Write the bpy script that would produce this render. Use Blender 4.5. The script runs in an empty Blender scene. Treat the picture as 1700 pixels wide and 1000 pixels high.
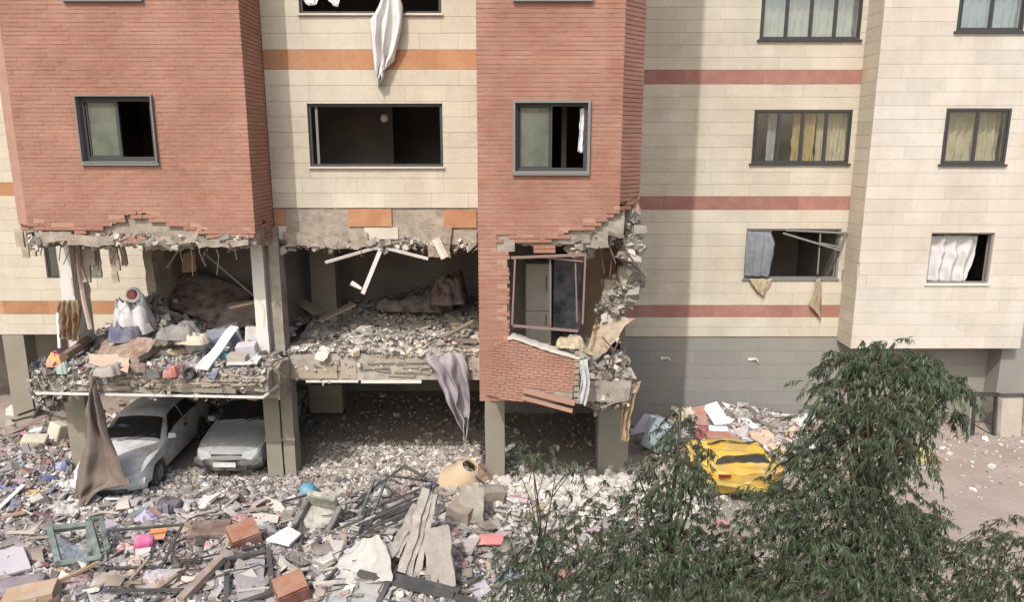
import bpy, bmesh, math, random
import numpy as np
from mathutils import Vector, Matrix, Euler, noise as mnoise

S = bpy.context.scene
# ------------------------------------------------------------------ camera, sky, sun, exposure
CAM_H = 7.7
PITCH = math.radians(12.0)
cam = bpy.data.objects.new('camera', bpy.data.cameras.new('camera'))
S.collection.objects.link(cam)
cam.location = (0, 0, CAM_H)
cam.rotation_euler = (math.radians(90) - PITCH, 0, 0)
cam.data.sensor_width = 36.0
cam.data.lens = 1220 / 1700 * 36.0
cam.data.clip_start = 0.1
cam.data.clip_end = 2000
S.camera = cam

SUN_DIR = Vector((0.444, 1.0, -1.25)).normalized()      # the way the light travels
sun = bpy.data.objects.new('sun', bpy.data.lights.new('sun', 'SUN'))
S.collection.objects.link(sun)
sun.location = (-20, -40, 60)
sun.data.energy = 2.1
sun.data.angle = math.radians(0.8)
sun.data.color = (1.0, 0.985, 0.965)
sun.rotation_euler = SUN_DIR.to_track_quat('-Z', 'Y').to_euler()

world = bpy.data.worlds.new('World')
S.world = world
world.use_nodes = True
wn = world.node_tree
bg = wn.nodes['Background']
sky = wn.nodes.new('ShaderNodeTexSky')
sky.sky_type = 'NISHITA'
sky.sun_disc = False
sky.sun_elevation = math.asin(-SUN_DIR.z)
sky.sun_rotation = math.atan2(-SUN_DIR.x, -SUN_DIR.y)
sky.air_density = 1.4
sky.dust_density = 4.0
sky.ozone_density = 0.6
bg.inputs['Strength'].default_value = 0.15
wn.links.new(sky.outputs['Color'], bg.inputs['Color'])

S.view_settings.view_transform = 'Standard'
S.view_settings.look = 'None'
S.view_settings.gamma = 1.0
S.view_settings.use_curve_mapping = False
S.view_settings.exposure = 0.50
S.render.engine = 'CYCLES'
S.cycles.max_bounces = 6
S.cycles.diffuse_bounces = 4
S.cycles.transparent_max_bounces = 12
S.cycles.use_denoising = True

C = S.collection
rng = np.random.default_rng(7)
random.seed(7)

# ------------------------------------------------------------------ helpers
def ray(px, py):
    u, v = (px - 850) / 1220.0, (500 - py) / 1220.0
    c, s = math.cos(PITCH), math.sin(PITCH)
    return Vector((u, c + v * s, -s + v * c))

def P(px, py, Y):
    d = ray(px, py)
    t = Y / d.y
    return Vector((d.x * t, Y, CAM_H + d.z * t))

def X_(px, py, Y): return P(px, py, Y).x
def Z_(py, Y): return P(850, py, Y).z

def tag(o, label=None, cat=None, group=None, kind=None):
    if label: o['label'] = label
    if cat: o['category'] = cat
    if group: o['group'] = group
    if kind: o['kind'] = kind
    return o

def empty(name, loc, label=None, cat=None, group=None, rot=None):
    o = bpy.data.objects.new(name, None)
    o.empty_display_size = 0.1
    o.location = loc
    if rot is not None: o.rotation_euler = rot
    C.objects.link(o)
    return tag(o, label, cat, group)

def off(p):
    v = Vector((0, 0, 0))
    while p is not None:
        v += Vector(p.location); p = p.parent
    return v

class MB:
    """collects faces, links them as one mesh object"""
    def __init__(s): s.v, s.f, s.c, s.marks = [], [], [], []
    def mark(s): s.marks.append((len(s.v), len(s.f)))
    def poly(s, pts, col=None):
        n = len(s.v); s.v += [tuple(p) for p in pts]; s.f.append(tuple(range(n, n + len(pts)))); s.c.append(col)
    def hexa(s, p, col=None):
        s.mark(); n = len(s.v); s.v += [tuple(q) for q in p]
        for f in ((0,3,2,1),(4,5,6,7),(0,1,5,4),(1,2,6,5),(2,3,7,6),(3,0,4,7)):
            s.f.append(tuple(n + i for i in f)); s.c.append(col)
    def box(s, x0, x1, y0, y1, z0, z1, col=None):
        s.hexa([(x0,y0,z0),(x1,y0,z0),(x1,y1,z0),(x0,y1,z0),(x0,y0,z1),(x1,y0,z1),(x1,y1,z1),(x0,y1,z1)], col)
    def obox(s, c, size, rot, col=None, taper=1.0):
        R = rot if isinstance(rot, Matrix) else Euler(rot).to_matrix()
        a, b, d = [q / 2 for q in size]
        pts = [(-a,-b,-d),(a,-b,-d),(a,b,-d),(-a,b,-d),(-a*taper,-b*taper,d),(a*taper,-b*taper,d),(a*taper,b*taper,d),(-a*taper,b*taper,d)]
        s.hexa([Vector(c) + R @ Vector(p) for p in pts], col)
    def bar(s, p, q, w, h=None, up=(0, 0, 1), col=None):
        p, q = Vector(p), Vector(q); h = h or w
        d = (q - p).normalized(); u = Vector(up)
        if abs(d.dot(u)) > .98: u = Vector((0, 1, 0))
        a = d.cross(u).normalized(); b = a.cross(d)
        a *= w / 2; b *= h / 2
        s.hexa([p-a-b, p+a-b, q+a-b, q-a-b, p-a+b, p+a+b, q+a+b, q-a+b], col)
    def tube(s, pts, r, n=6, col=None, cap=True):
        pts = [Vector(p) for p in pts]; rs = r if isinstance(r, (list, tuple)) else [r] * len(pts)
        s.mark(); base = len(s.v); u0 = None
        for i, p in enumerate(pts):
            d = (pts[min(i+1, len(pts)-1)] - pts[max(i-1, 0)]).normalized()
            a = d.orthogonal().normalized() if u0 is None else (u0 - d * u0.dot(d)).normalized()
            u0 = a; b = d.cross(a)
            for k in range(n):
                t = 2 * math.pi * k / n
                s.v.append(tuple(p + (a * math.cos(t) + b * math.sin(t)) * rs[i]))
        for i in range(len(pts) - 1):
            for k in range(n):
                k2 = (k + 1) % n
                s.f.append((base+i*n+k, base+i*n+k2, base+(i+1)*n+k2, base+(i+1)*n+k)); s.c.append(col)
        if cap:
            s.f.append(tuple(base + k for k in range(n))[::-1]); s.c.append(col)
            s.f.append(tuple(base + (len(pts)-1)*n + k for k in range(n))); s.c.append(col)
    def grid(s, fn, nu, nv, col=None):
        s.mark(); n = len(s.v)
        for i in range(nu + 1):
            for j in range(nv + 1): s.v.append(tuple(fn(i / nu, j / nv)))
        for i in range(nu):
            for j in range(nv):
                a = n + i * (nv + 1) + j
                s.f.append((a, a + nv + 1, a + nv + 2, a + 1)); s.c.append(col)
    def lathe(s, prof, c=(0, 0, 0), n=20, col=None):
        s.mark(); b = len(s.v); c = Vector(c)
        for r, z in prof:
            for k in range(n):
                t = 2 * math.pi * k / n; s.v.append((c.x + r*math.cos(t), c.y + r*math.sin(t), c.z + z))
        for i in range(len(prof) - 1):
            for k in range(n):
                k2 = (k + 1) % n
                s.f.append((b+i*n+k, b+i*n+k2, b+(i+1)*n+k2, b+(i+1)*n+k)); s.c.append(col)
    def rag(s, x0, x1, y0, y1, z0, z1, cell=.15, amp=.05, drop=0., seed=0, col=None):
        """box with a broken, uneven surface; drop makes the lower edge hang unevenly"""
        s.mark()
        nx, ny, nz = [max(1, round(abs(b - a) / cell)) for a, b in ((x0, x1), (y0, y1), (z0, z1))]
        idx = {}
        def vid(i, j, k):
            key = (i, j, k)
            if key not in idx:
                p = Vector((x0+(x1-x0)*i/nx, y0+(y1-y0)*j/ny, z0+(z1-z0)*k/nz))
                d = mnoise.noise_vector(p * 2.3 + Vector((seed*7.1, seed, 3))) * amp + mnoise.noise_vector(p * 7 + Vector((seed, 9, seed))) * amp * .6
                q = p + d
                if drop: q.z += (mnoise.noise(Vector((p.x*1.7+seed, p.y*1.1, seed))) + .5*mnoise.noise(Vector((p.x*6+seed, p.y*3, 2)))) * drop * (1 - k / nz)
                idx[key] = len(s.v); s.v.append(tuple(q))
            return idx[key]
        for (A, B, nC, fn) in ((nx, ny, nz, lambda a, b, c: (a, b, c)), (nx, nz, ny, lambda a, b, c: (a, c, b)), (ny, nz, nx, lambda a, b, c: (c, a, b))):
            for c in (0, nC):
                for a in range(A):
                    for b in range(B):
                        q = [vid(*fn(a, b, c)), vid(*fn(a+1, b, c)), vid(*fn(a+1, b+1, c)), vid(*fn(a, b+1, c))]
                        s.f.append(tuple(q if c else q[::-1])); s.c.append(col)
    def each(s, name, m, parent=None, **k):
        """one object for every piece added"""
        out = []
        ends = s.marks[1:] + [(len(s.v), len(s.f))]
        for (v0, f0), (v1, f1) in zip(s.marks, ends):
            q = MB(); q.v = s.v[v0:v1]; q.f = [tuple(i - v0 for i in f) for f in s.f[f0:f1]]; q.c = s.c[f0:f1]
            out.append(q.build(name, m, parent, **k))
        return out
    def build(s, name, m, parent=None, smooth=False, world=True, bevel=0, solid=0, sub=0, loc=None, rot=None):
        me = bpy.data.meshes.new(name)
        o_ = off(parent) if (parent is not None and world) else Vector((0, 0, 0))
        if loc is not None and world: o_ = o_ + Vector(loc)
        vs = np.array(s.v, dtype=float).reshape(-1, 3) - np.array(o_)
        me.from_pydata(vs.tolist(), [], s.f)
        if any(c is not None for c in s.c):
            at = me.attributes.new('bv', 'FLOAT', 'FACE')
            at.data.foreach_set('value', [0.0 if c is None else float(c) for c in s.c])
        bm = bmesh.new(); bm.from_mesh(me); bmesh.ops.recalc_face_normals(bm, faces=bm.faces); bm.to_mesh(me); bm.free()
        if smooth:
            me.polygons.foreach_set('use_smooth', [True] * len(me.polygons))
        me.materials.append(m)
        o = bpy.data.objects.new(name, me); C.objects.link(o)
        if loc is not None: o.location = loc
        if rot is not None: o.rotation_euler = rot
        if parent is not None: o.parent = parent
        if solid:
            md = o.modifiers.new('thick', 'SOLIDIFY'); md.thickness = solid; md.offset = 0
        if sub:
            md = o.modifiers.new('sub', 'SUBSURF'); md.levels = sub; md.render_levels = sub
        if bevel:
            md = o.modifiers.new('bevel', 'BEVEL'); md.width = bevel; md.segments = 2; md.limit_method = 'ANGLE'
        return o

# ------------------------------------------------------------------ materials
def lin(c):
    return tuple(((x / 255) / 12.92 if x / 255 <= .04045 else ((x / 255 + .055) / 1.055) ** 2.4) for x in c)

def mat(name, col, rough=.85, var=.18, scale=3., bump=.0, bscale=30., rand=0., attr=0., spec=.25, col2=None, mix2=.5, sc2=1.3, metal=0., fine=.12, grime=0., streak=None, coord='world', alpha_attr=None, dust=0.):
    """col: linear base colour; procedural noise varies it, never light or shade"""
    m = bpy.data.materials.new(name); m.use_nodes = True
    nt = m.node_tree; N, L = nt.nodes, nt.links
    b = N['Principled BSDF']
    b.inputs['Roughness'].default_value = rough
    b.inputs['Specular IOR Level'].default_value = spec
    b.inputs['Metallic'].default_value = metal
    if coord == 'world': pos = N.new('ShaderNodeNewGeometry').outputs['Position']
    else: pos = N.new('ShaderNodeTexCoord').outputs['Object']
    def noise(sc, det=4, vec=pos, ro=.6):
        n = N.new('ShaderNodeTexNoise'); n.inputs['Scale'].default_value = sc; n.inputs['Detail'].default_value = det
        n.inputs['Roughness'].default_value = ro; L.new(vec, n.inputs['Vector']); return n.outputs['Fac']
    def math_(op, a, b_, clamp=False):
        n = N.new('ShaderNodeMath'); n.operation = op; n.use_clamp = clamp
        for i, x in enumerate((a, b_)):
            if isinstance(x, (int, float)): n.inputs[i].default_value = x
            else: L.new(x, n.inputs[i])
        return n.outputs[0]
    def ramp(fac, lo, hi):
        n = N.new('ShaderNodeMapRange'); n.inputs[1].default_value = lo; n.inputs[2].default_value = hi; n.clamp = True
        L.new(fac, n.inputs[0]); return n.outputs[0]
    def mixc(fac, a, b_):
        n = N.new('ShaderNodeMix'); n.data_type = 'RGBA'
        for s_, x in ((0, fac), (6, a), (7, b_)):
            if isinstance(x, (int, float)): n.inputs[s_].default_value = x
            elif isinstance(x, tuple): n.inputs[s_].default_value = (*x[:3], 1)
            else: L.new(x, n.inputs[s_])
        return n.outputs[2]
    colour = tuple(col)
    if alpha_attr:
        a_ = N.new('ShaderNodeAttribute'); a_.attribute_name = alpha_attr; colour = a_.outputs['Color']
    if col2 is not None:
        colour = mixc(math_('MULTIPLY', ramp(noise(sc2, 5), .42, .62), mix2), colour, tuple(col2))
    # brightness multiplier
    f = math_('ADD', math_('MULTIPLY', math_('SUBTRACT', noise(scale), .5), 2 * var), 1.0)
    if fine: f = math_('ADD', f, math_('MULTIPLY', math_('SUBTRACT', noise(scale * 14, 3), .5), 2 * fine))
    if streak:
        mp = N.new('ShaderNodeMapping'); mp.inputs['Scale'].default_value = streak; L.new(pos, mp.inputs['Vector'])
        f = math_('ADD', f, math_('MULTIPLY', math_('SUBTRACT', noise(1.0, 4, mp.outputs[0]), .5), .3))
    if rand:
        oi = N.new('ShaderNodeObjectInfo')
        f = math_('ADD', f, math_('MULTIPLY', math_('SUBTRACT', oi.outputs['Random'], .5), 2 * rand))
    if attr:
        at = N.new('ShaderNodeAttribute'); at.attribute_name = 'bv'
        f = math_('ADD', f, math_('MULTIPLY', math_('SUBTRACT', at.outputs['Fac'], .5), 2 * attr))
    mul = N.new('ShaderNodeVectorMath'); mul.operation = 'SCALE'
    if isinstance(colour, tuple): mul.inputs[0].default_value = colour[:3]
    else: L.new(colour, mul.inputs[0])
    L.new(f, mul.inputs['Scale'])
    out = mul.outputs[0]
    if grime:
        out = mixc(math_('MULTIPLY', ramp(noise(.9, 6, ro=.7), .5, .75), grime), out, (.16, .14, .12))
    if dust:
        out = mixc(math_('MULTIPLY', ramp(noise(3.1, 6, ro=.7), .38, .66), dust), out, (.40, .375, .35))
    L.new(out, b.inputs['Base Color'])
    if bump:
        bp = N.new('ShaderNodeBump'); bp.inputs['Strength'].default_value = bump; bp.inputs['Distance'].default_value = .02
        L.new(noise(bscale, 5), bp.inputs['Height']); L.new(bp.outputs[0], b.inputs['Normal'])
    return m

def glass_mat(name, tint, dust, dust_col, gl=.25):
    m = bpy.data.materials.new(name); m.use_nodes = True
    nt = m.node_tree; N, L = nt.nodes, nt.links
    N.remove(N['Principled BSDF'])
    tr = N.new('ShaderNodeBsdfTransparent'); tr.inputs[0].default_value = (*tint, 1)
    gg = N.new('ShaderNodeBsdfGlossy'); gg.inputs['Roughness'].default_value = .04
    df = N.new('ShaderNodeBsdfDiffuse')
    pos = N.new('ShaderNodeNewGeometry')
    n = N.new('ShaderNodeTexNoise'); n.inputs['Scale'].default_value = 2.2; n.inputs['Detail'].default_value = 5
    L.new(pos.outputs['Position'], n.inputs['Vector'])
    df.inputs[0].default_value = (*dust_col, 1)
    lw = N.new('ShaderNodeLayerWeight'); lw.inputs[0].default_value = .5
    pw = N.new('ShaderNodeMath'); pw.operation = 'POWER'; pw.inputs[1].default_value = 4; L.new(lw.outputs['Facing'], pw.inputs[0])
    ad = N.new('ShaderNodeMath'); ad.operation = 'MULTIPLY_ADD'; ad.inputs[1].default_value = .7; ad.inputs[2].default_value = gl; L.new(pw.outputs[0], ad.inputs[0])
    a = N.new('ShaderNodeMixShader'); L.new(ad.outputs[0], a.inputs[0]); L.new(tr.outputs[0], a.inputs[1]); L.new(gg.outputs[0], a.inputs[2])
    mr = N.new('ShaderNodeMapRange'); mr.inputs[1].default_value = .3; mr.inputs[2].default_value = .75
    mr.inputs[3].default_value = dust * .6; mr.inputs[4].default_value = min(1, dust * 1.4); L.new(n.outputs[0], mr.inputs[0])
    b = N.new('ShaderNodeMixShader'); L.new(mr.outputs[0], b.inputs[0]); L.new(a.outputs[0], b.inputs[1]); L.new(df.outputs[0], b.inputs[2])
    L.new(b.outputs[0], N['Material Output'].inputs['Surface'])
    return m

MT = {}
MT['brick'] = mat('red_brick', lin((150, 107, 90)), .9, .17, .9, .25, 60, rand=.05, attr=.045, streak=(.35, .35, 9), col2=lin((168, 126, 109)), mix2=.7, sc2=.7, grime=.16, dust=.12)
MT['mortar_red'] = mat('brick_mortar', lin((164, 130, 113)), .95, .2, 4)
MT['mortar'] = mat('bare_mortar', lin((158, 147, 134)), .95, .3, 5, .8, 22, fine=.3, col2=lin((120, 110, 100)), sc2=4)
MT['cream'] = mat('cream_stone', lin((194, 186, 170)), .8, .07, .8, .15, 60, rand=.05, attr=.05, col2=lin((183, 170, 150)), mix2=.45, sc2=.55, fine=.09, streak=(1.8, 1.8, .2), grime=.24)
MT['cream_pale'] = mat('pale_cream_stone', lin((198, 192, 183)), .8, .06, .8, .15, 60, rand=.05, attr=.05, col2=lin((194, 180, 163)), mix2=.6, sc2=.5, fine=.08, streak=(1.6, 1.6, .18), grime=.18)
MT['cream_back'] = mat('stone_joint', lin((176, 168, 152)), .9, .1, 3)
MT['orange'] = mat('orange_stone', lin((171, 124, 92)), .8, .13, 1.6, .1, 50, rand=.1, attr=.1, col2=lin((184, 146, 115)), mix2=.5, sc2=2)
MT['redstripe'] = mat('red_stone', lin((154, 109, 98)), .8, .12, 2.2, .1, 50, rand=.09, attr=.09, col2=lin((167, 128, 116)), mix2=.6, sc2=3)
MT['greywall'] = mat('grey_stone', lin((136, 134, 129)), .85, .08, .7, .15, 50, rand=.035, attr=.03, fine=.06, col2=lin((146, 142, 130)), mix2=.5, sc2=.6, grime=.12)
MT['concrete'] = mat('concrete', lin((150, 143, 132)), .95, .22, 2.5, .6, 16, fine=.18, col2=lin((122, 113, 102)), mix2=.7, sc2=2.2)
MT['column'] = mat('column_render', lin((141, 135, 122)), .9, .12, 1.6, .25, 30, fine=.1, col2=lin((122, 116, 103)), sc2=1.6)
MT['plaster'] = mat('plaster', lin((168, 156, 140)), .9, .15, 1.5, .2, 20, col2=lin((120, 106, 92)), sc2=1.8)
MT['plaster_white'] = mat('white_plaster', lin((205, 202, 195)), .85, .1, 2, .2, 20)
MT['room'] = mat('room_wall', lin((150, 142, 132)), .9, .15, .9, .1, 15, col2=lin((84, 76, 68)), sc2=.9)
MT['room_greybrown'] = mat('dark_room_wall', lin((142, 133, 128)), .9, .25, .9, .2, 10, col2=lin((102, 94, 91)), sc2=.8)  # mottled grey-brown, shared by the room walls and the column joint
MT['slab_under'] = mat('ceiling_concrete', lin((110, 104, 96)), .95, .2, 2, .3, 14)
MT['frame_dark'] = mat('dark_window_frame', lin((66, 66, 66)), .55, .1, 5, rand=.08)
MT['frame_grey'] = mat('grey_window_frame', lin((122, 120, 118)), .5, .1, 5, rand=.05)
MT['frame_pink'] = mat('dusty_window_frame', lin((128, 108, 102)), .7, .15, 6)
MT['glass'] = glass_mat('window_glass', (.93, .95, .94), .07, lin((168, 164, 154)), .10)
MT['glass_sky'] = glass_mat('pale_window_glass', (.90, .94, .96), .10, lin((176, 180, 180)), .16)
MT['glass_dusty'] = glass_mat('dusty_green_glass', (.5, .55, .5), .62, lin((122, 126, 114)), .08)
MT['glass_car'] = glass_mat('car_glass', (.16, .17, .19), .10, lin((120, 116, 110)), .10)
MT['curtain'] = mat('beige_curtain', lin((206, 194, 168)), .9, .1, 3)
MT['curtain_w'] = mat('white_curtain', lin((190, 188, 187)), .9, .06, 3)
MT['curtain_y'] = mat('yellow_curtain', lin((200, 172, 118)), .9, .12, 4)
MT['white_cloth'] = mat('white_cloth', lin((206, 204, 202)), .9, .06, 3)
MT['ground'] = mat('dusty_ground', lin((146, 133, 123)), .95, .16, .7, .5, 18, fine=.2, col2=lin((160, 148, 139)), mix2=.8, sc2=.5, grime=.2)
MT['dirt'] = mat('rubble_dust', lin((146, 140, 136)), .95, .25, 1.6, .8, 14, fine=.25, col2=lin((120, 112, 106)), mix2=.7, sc2=1.5)
MT['rubble'] = mat('rubble_pieces', (1, 1, 1), .9, .12, 6, .3, 40, alpha_attr='Col', dust=.5)
MT['pale_dust'] = mat('pale_plaster_dust', lin((182, 175, 164)), .95, .2, 2, .8, 16, fine=.25, col2=lin((140, 132, 122)), mix2=.6, sc2=1.8)
MT['slab_edge'] = mat('slab_edge_concrete', lin((170, 163, 152)), .95, .2, 3, .7, 18, fine=.2, col2=lin((134, 126, 115)), mix2=.8, sc2=3)
MT['white'] = mat('white_board', lin((222, 222, 222)), .6, .08, 3, fine=.05, grime=.25)
MT['steel'] = mat('dark_steel', lin((74, 74, 75)), .55, .2, 5, .1, 30, col2=lin((98, 92, 86)), sc2=5)
MT['frame_green'] = mat('dusty_green_frame', lin((92, 104, 100)), .6, .25, 5, col2=lin((140, 142, 134)), sc2=6)
MT['wood_grey'] = mat('dusty_timber', lin((136, 122, 108)), .9, .25, 3, .4, 20, streak=(9, 2, 2))
MT['rebar'] = mat('rusty_steel', lin((96, 80, 70)), .8, .2, 8)
def cm(name, rgb, rough=.85, var=.15, bump=.1, **k):
    key = 'c_' + name
    k.setdefault('dust', .48)
    if key not in MT: MT[key] = mat(name, lin(rgb), rough, var, k.pop('scale', 5), bump, 30, **k)
    return MT[key]
# ------------------------------------------------------------------ ground
YL, YM, YC, YR, YB, YF = 14.9, 16.1, 14.0, 19.9, 19.05, 20.0
def sstep(a, b, x):
    t = min(1, max(0, (x - a) / (b - a))); return t * t * (3 - 2 * t)
def h(x, y):
    g = lambda cx, cy, sx, sy: math.exp(-((x - cx) / sx) ** 2 - ((y - cy) / sy) ** 2)
    m = .30 * g(-7, 11.6, 5, 2.0) + .42 * g(-1.4, 12.6, 1.6, 1.6) + .45 * g(-11.6, 15.5, 1.8, 2.2) + .5 * g(6.2, 18.9, 1.9, .9) + .30 * g(1.8, 14.6, 2.2, .9) + .2 * g(4.2, 16.6, 1.6, .8)
    k = sstep(15.8, 14.2, y) * sstep(4.5, 2.5, x)
    n = mnoise.noise(Vector((x * .9, y * .9, 1))) * .10 + mnoise.noise(Vector((x * 3, y * 3, 5))) * .05
    return max(0, m + k * (.10 + n) + .25 * m * mnoise.noise(Vector((x * 2, y * 2, 9))))
def G(px, py, dz=0.):
    z = 0.
    for _ in range(8):
        d = ray(px, py); t = (z - CAM_H) / d.z; x, y = d.x * t, d.y * t; z = h(x, y) + dz
    return Vector((x, y, z))

mb = MB()
def gfun(u, v):
    x = -200 + 400 * u; y = -120 + 400 * v
    return (x, y, 0)
mb.grid(gfun, 8, 8)
tag(mb.build('ground', MT['ground']), kind='structure')

mb = MB()
def mound(u, v):
    x = -14 + 22.5 * u; y = 8 + 12 * v
    return (x, y, h(x, y) - .015)
mb.grid(mound, 190, 110)
tag(mb.build('rubble_dust', MT['dirt'], smooth=True), 'grey dust and crushed plaster spread in low heaps before the building', 'rubble', kind='stuff')

# ------------------------------------------------------------------ rectangles with openings
def rsub(rects, hole):
    out = []
    hx0, hx1, hz0, hz1 = hole
    for (x0, x1, z0, z1) in rects:
        if hx0 >= x1 or hx1 <= x0 or hz0 >= z1 or hz1 <= z0:
            out.append((x0, x1, z0, z1)); continue
        if x0 < hx0: out.append((x0, hx0, z0, z1))
        if hx1 < x1: out.append((hx1, x1, z0, z1))
        a, b = max(x0, hx0), min(x1, hx1)
        if z0 < hz0: out.append((a, b, z0, hz0))
        if hz1 < z1: out.append((a, b, hz1, z1))
    return out

def wall_boxes(mb, x0, x1, z0, z1, y0, y1, holes=()):
    rs = [(x0, x1, z0, z1)]
    for hl in holes: rs = rsub(rs, hl)
    for (a, b, c, d) in rs: mb.box(a, b, y0, y1, c, d)

UNIT = {}
def unit_cube(m):
    if m.name not in UNIT:
        b = MB(); b.box(-.5, .5, -.5, .5, -.5, .5)
        me = bpy.data.meshes.new('stone'); me.from_pydata(b.v, [], b.f); me.materials.append(m)
        bm = bmesh.new(); bm.from_mesh(me); bmesh.ops.recalc_face_normals(bm, faces=bm.faces); bm.to_mesh(me); bm.free()
        UNIT[m.name] = me
    return UNIT[m.name]

class Clad:
    """stone facing: the first 300 seen pieces become parts, the rest one part"""
    def __init__(s, parent, limit=300): s.p, s.r, s.limit = parent, [], limit
    def face(s, x0, x1, z0, z1, y, m, holes=(), course=.33, lmin=.6, lmax=1.1, stripes=(), sm=None, seed=1, skip=None, depth=.05, nm='stone'):
        rd = random.Random(seed)
        rows = []
        z = z0
        cuts = sorted(stripes)
        for (a, b) in cuts + [(z1, None)]:
            n = max(1, round((a - z) / course))
            for i in range(n): rows.append((z + (a - z) * i / n, z + (a - z) * (i + 1) / n, m))
            if b is not None: rows.append((a, b, sm)); z = b
        for ri, (a, b, mm) in enumerate(rows):
            x = x0 - rd.random() * lmax
            while x < x1:
                L = rd.uniform(lmin, lmax)
                rr = [(max(x, x0), min(x + L, x1), a, b)]
                x += L
                if rr[0][1] - rr[0][0] < .04: continue
                for hl in holes: rr = rsub(rr, hl)
                for (p, q, c, d) in rr:
                    if q - p < .03 or d - c < .03: continue
                    if skip and skip((p + q) / 2, (c + d) / 2): continue
                    s.r.append((p, q, c, d, y - depth + rd.uniform(-.004, .004), y, mm, nm if mm is m else 'stripe_stone', rd.random()))
    def done(s):
        def vis(r):
            p = Vector(((r[0] + r[1]) / 2, r[4], (r[2] + r[3]) / 2 - CAM_H))
            c, s_ = math.cos(PITCH), math.sin(PITCH)
            zc = p.y * c - p.z * s_; u = p.x / zc; v = (p.y * s_ + p.z * c) / zc
            inn = abs(u) < .7 and abs(v) < .41
            return (0 if inn else 1, -(r[1] - r[0]) * (r[3] - r[2]) / zc ** 2)
        s.r.sort(key=vis)
        cnt = {}
        rest = {}
        o_ = off(s.p)
        g = .0025
        for r in s.r:
            x0, x1, z0, z1, y0, y1, m, nm, rv = r
            cnt[nm] = cnt.get(nm, 0) + 1
            if cnt[nm] <= s.limit and vis(r)[0] == 0:
                o = bpy.data.objects.new(nm, unit_cube(m)); C.objects.link(o); o.parent = s.p
                o.location = Vector(((x0 + x1) / 2, (y0 + y1) / 2, (z0 + z1) / 2)) - o_
                o.scale = (x1 - x0 - g, y1 - y0, z1 - z0 - 2.2 * g)
            else:
                rest.setdefault(m.name, (MB(), m))[0].box(x0 + g/2, x1 - g/2, y0, y1, z0 + g/2, z1 - g/2, rv)
        for k, (mb, m) in rest.items():
            tag(mb.build('stone_cladding', m, s.p), kind='stuff')

class Bricks:
    """running bond on any upright face: origin o, run direction u, outward normal n"""
    def __init__(s): s.l = []
    def face(s, o, u, n, w, z0, z1, keep=None, holes=(), course=.08, length=.235, gap=.011, depth=.10, seed=3, edge=None):
        rd = random.Random(seed); o, u, n = Vector(o), Vector(u).normalized(), Vector(n).normalized()
        r = 0; z = z0
        while z + course <= z1 + .001:
            x = -(length / 2 if r % 2 else 0)
            while x < w:
                a, b = max(x, 0), min(x + length - .002, w)
                x += length
                if b - a < .03: continue
                c, d = z + gap * .7, z + course - gap * .3
                mid = ((a + b) / 2, (c + d) / 2)
                if keep and not keep(mid[0], mid[1]): continue
                if edge and edge(*mid) < .22 and rd.random() < .28: continue
                rr = [(a, b, c, d)]
                for hl in holes: rr = rsub(rr, hl)
                for q in rr:
                    if q[1] - q[0] < .03 or q[3] - q[2] < .03: continue
                    e = edge(mid[0], mid[1]) if edge else 9
                    jut = rd.uniform(-.003, .003) + (rd.uniform(-.01, .012) if e < .16 else 0)
                    s.l.append((e, o, u, n, q, depth, jut, rd.random()))
            z += course; r += 1
    def done(s, parent, limit=300, m=None):
        m = m or MT['brick']
        s.l.sort(key=lambda t: t[0])
        rest = MB(); o_ = off(parent); k = 0
        for (e, o, u, n, q, depth, jut, rv) in s.l:
            zz = Vector((0, 0, 1))
            c = o + u * ((q[0] + q[1]) / 2) + zz * ((q[2] + q[3]) / 2) + n * (jut - depth / 2)
            full = abs((q[1] - q[0]) - .233) < .002
            if k < limit and e < 2 and full:
                k += 1
                if 'brick' not in UNIT:
                    b = MB(); b.box(-.1165, .1165, -.05, .05, -.033, .033)
                    me = bpy.data.meshes.new('brick'); me.from_pydata(b.v, [], b.f); me.materials.append(m)
                    bm = bmesh.new(); bm.from_mesh(me); bmesh.ops.recalc_face_normals(bm, faces=bm.faces); bm.to_mesh(me); bm.free()
                    UNIT['brick'] = me
                ob = bpy.data.objects.new('brick', UNIT['brick']); C.objects.link(ob); ob.parent = parent
                ob.location = c - o_; ob.rotation_euler = (0, 0, math.atan2(u.y, u.x))
            else:
                a = u * ((q[1] - q[0]) / 2); b = n * (-depth / 2); d = zz * ((q[3] - q[2]) / 2)
                rest.hexa([c-a-b-d, c+a-b-d, c+a+b-d, c-a+b-d, c-a-b+d, c+a-b+d, c+a+b+d, c-a+b+d], rv)
        tag(rest.build('brickwork', m, parent), kind='stuff')

def pl(pts):
    xs, ys = [p[0] for p in pts], [p[1] for p in pts]
    return lambda x: float(np.interp(x, xs, ys))

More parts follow.
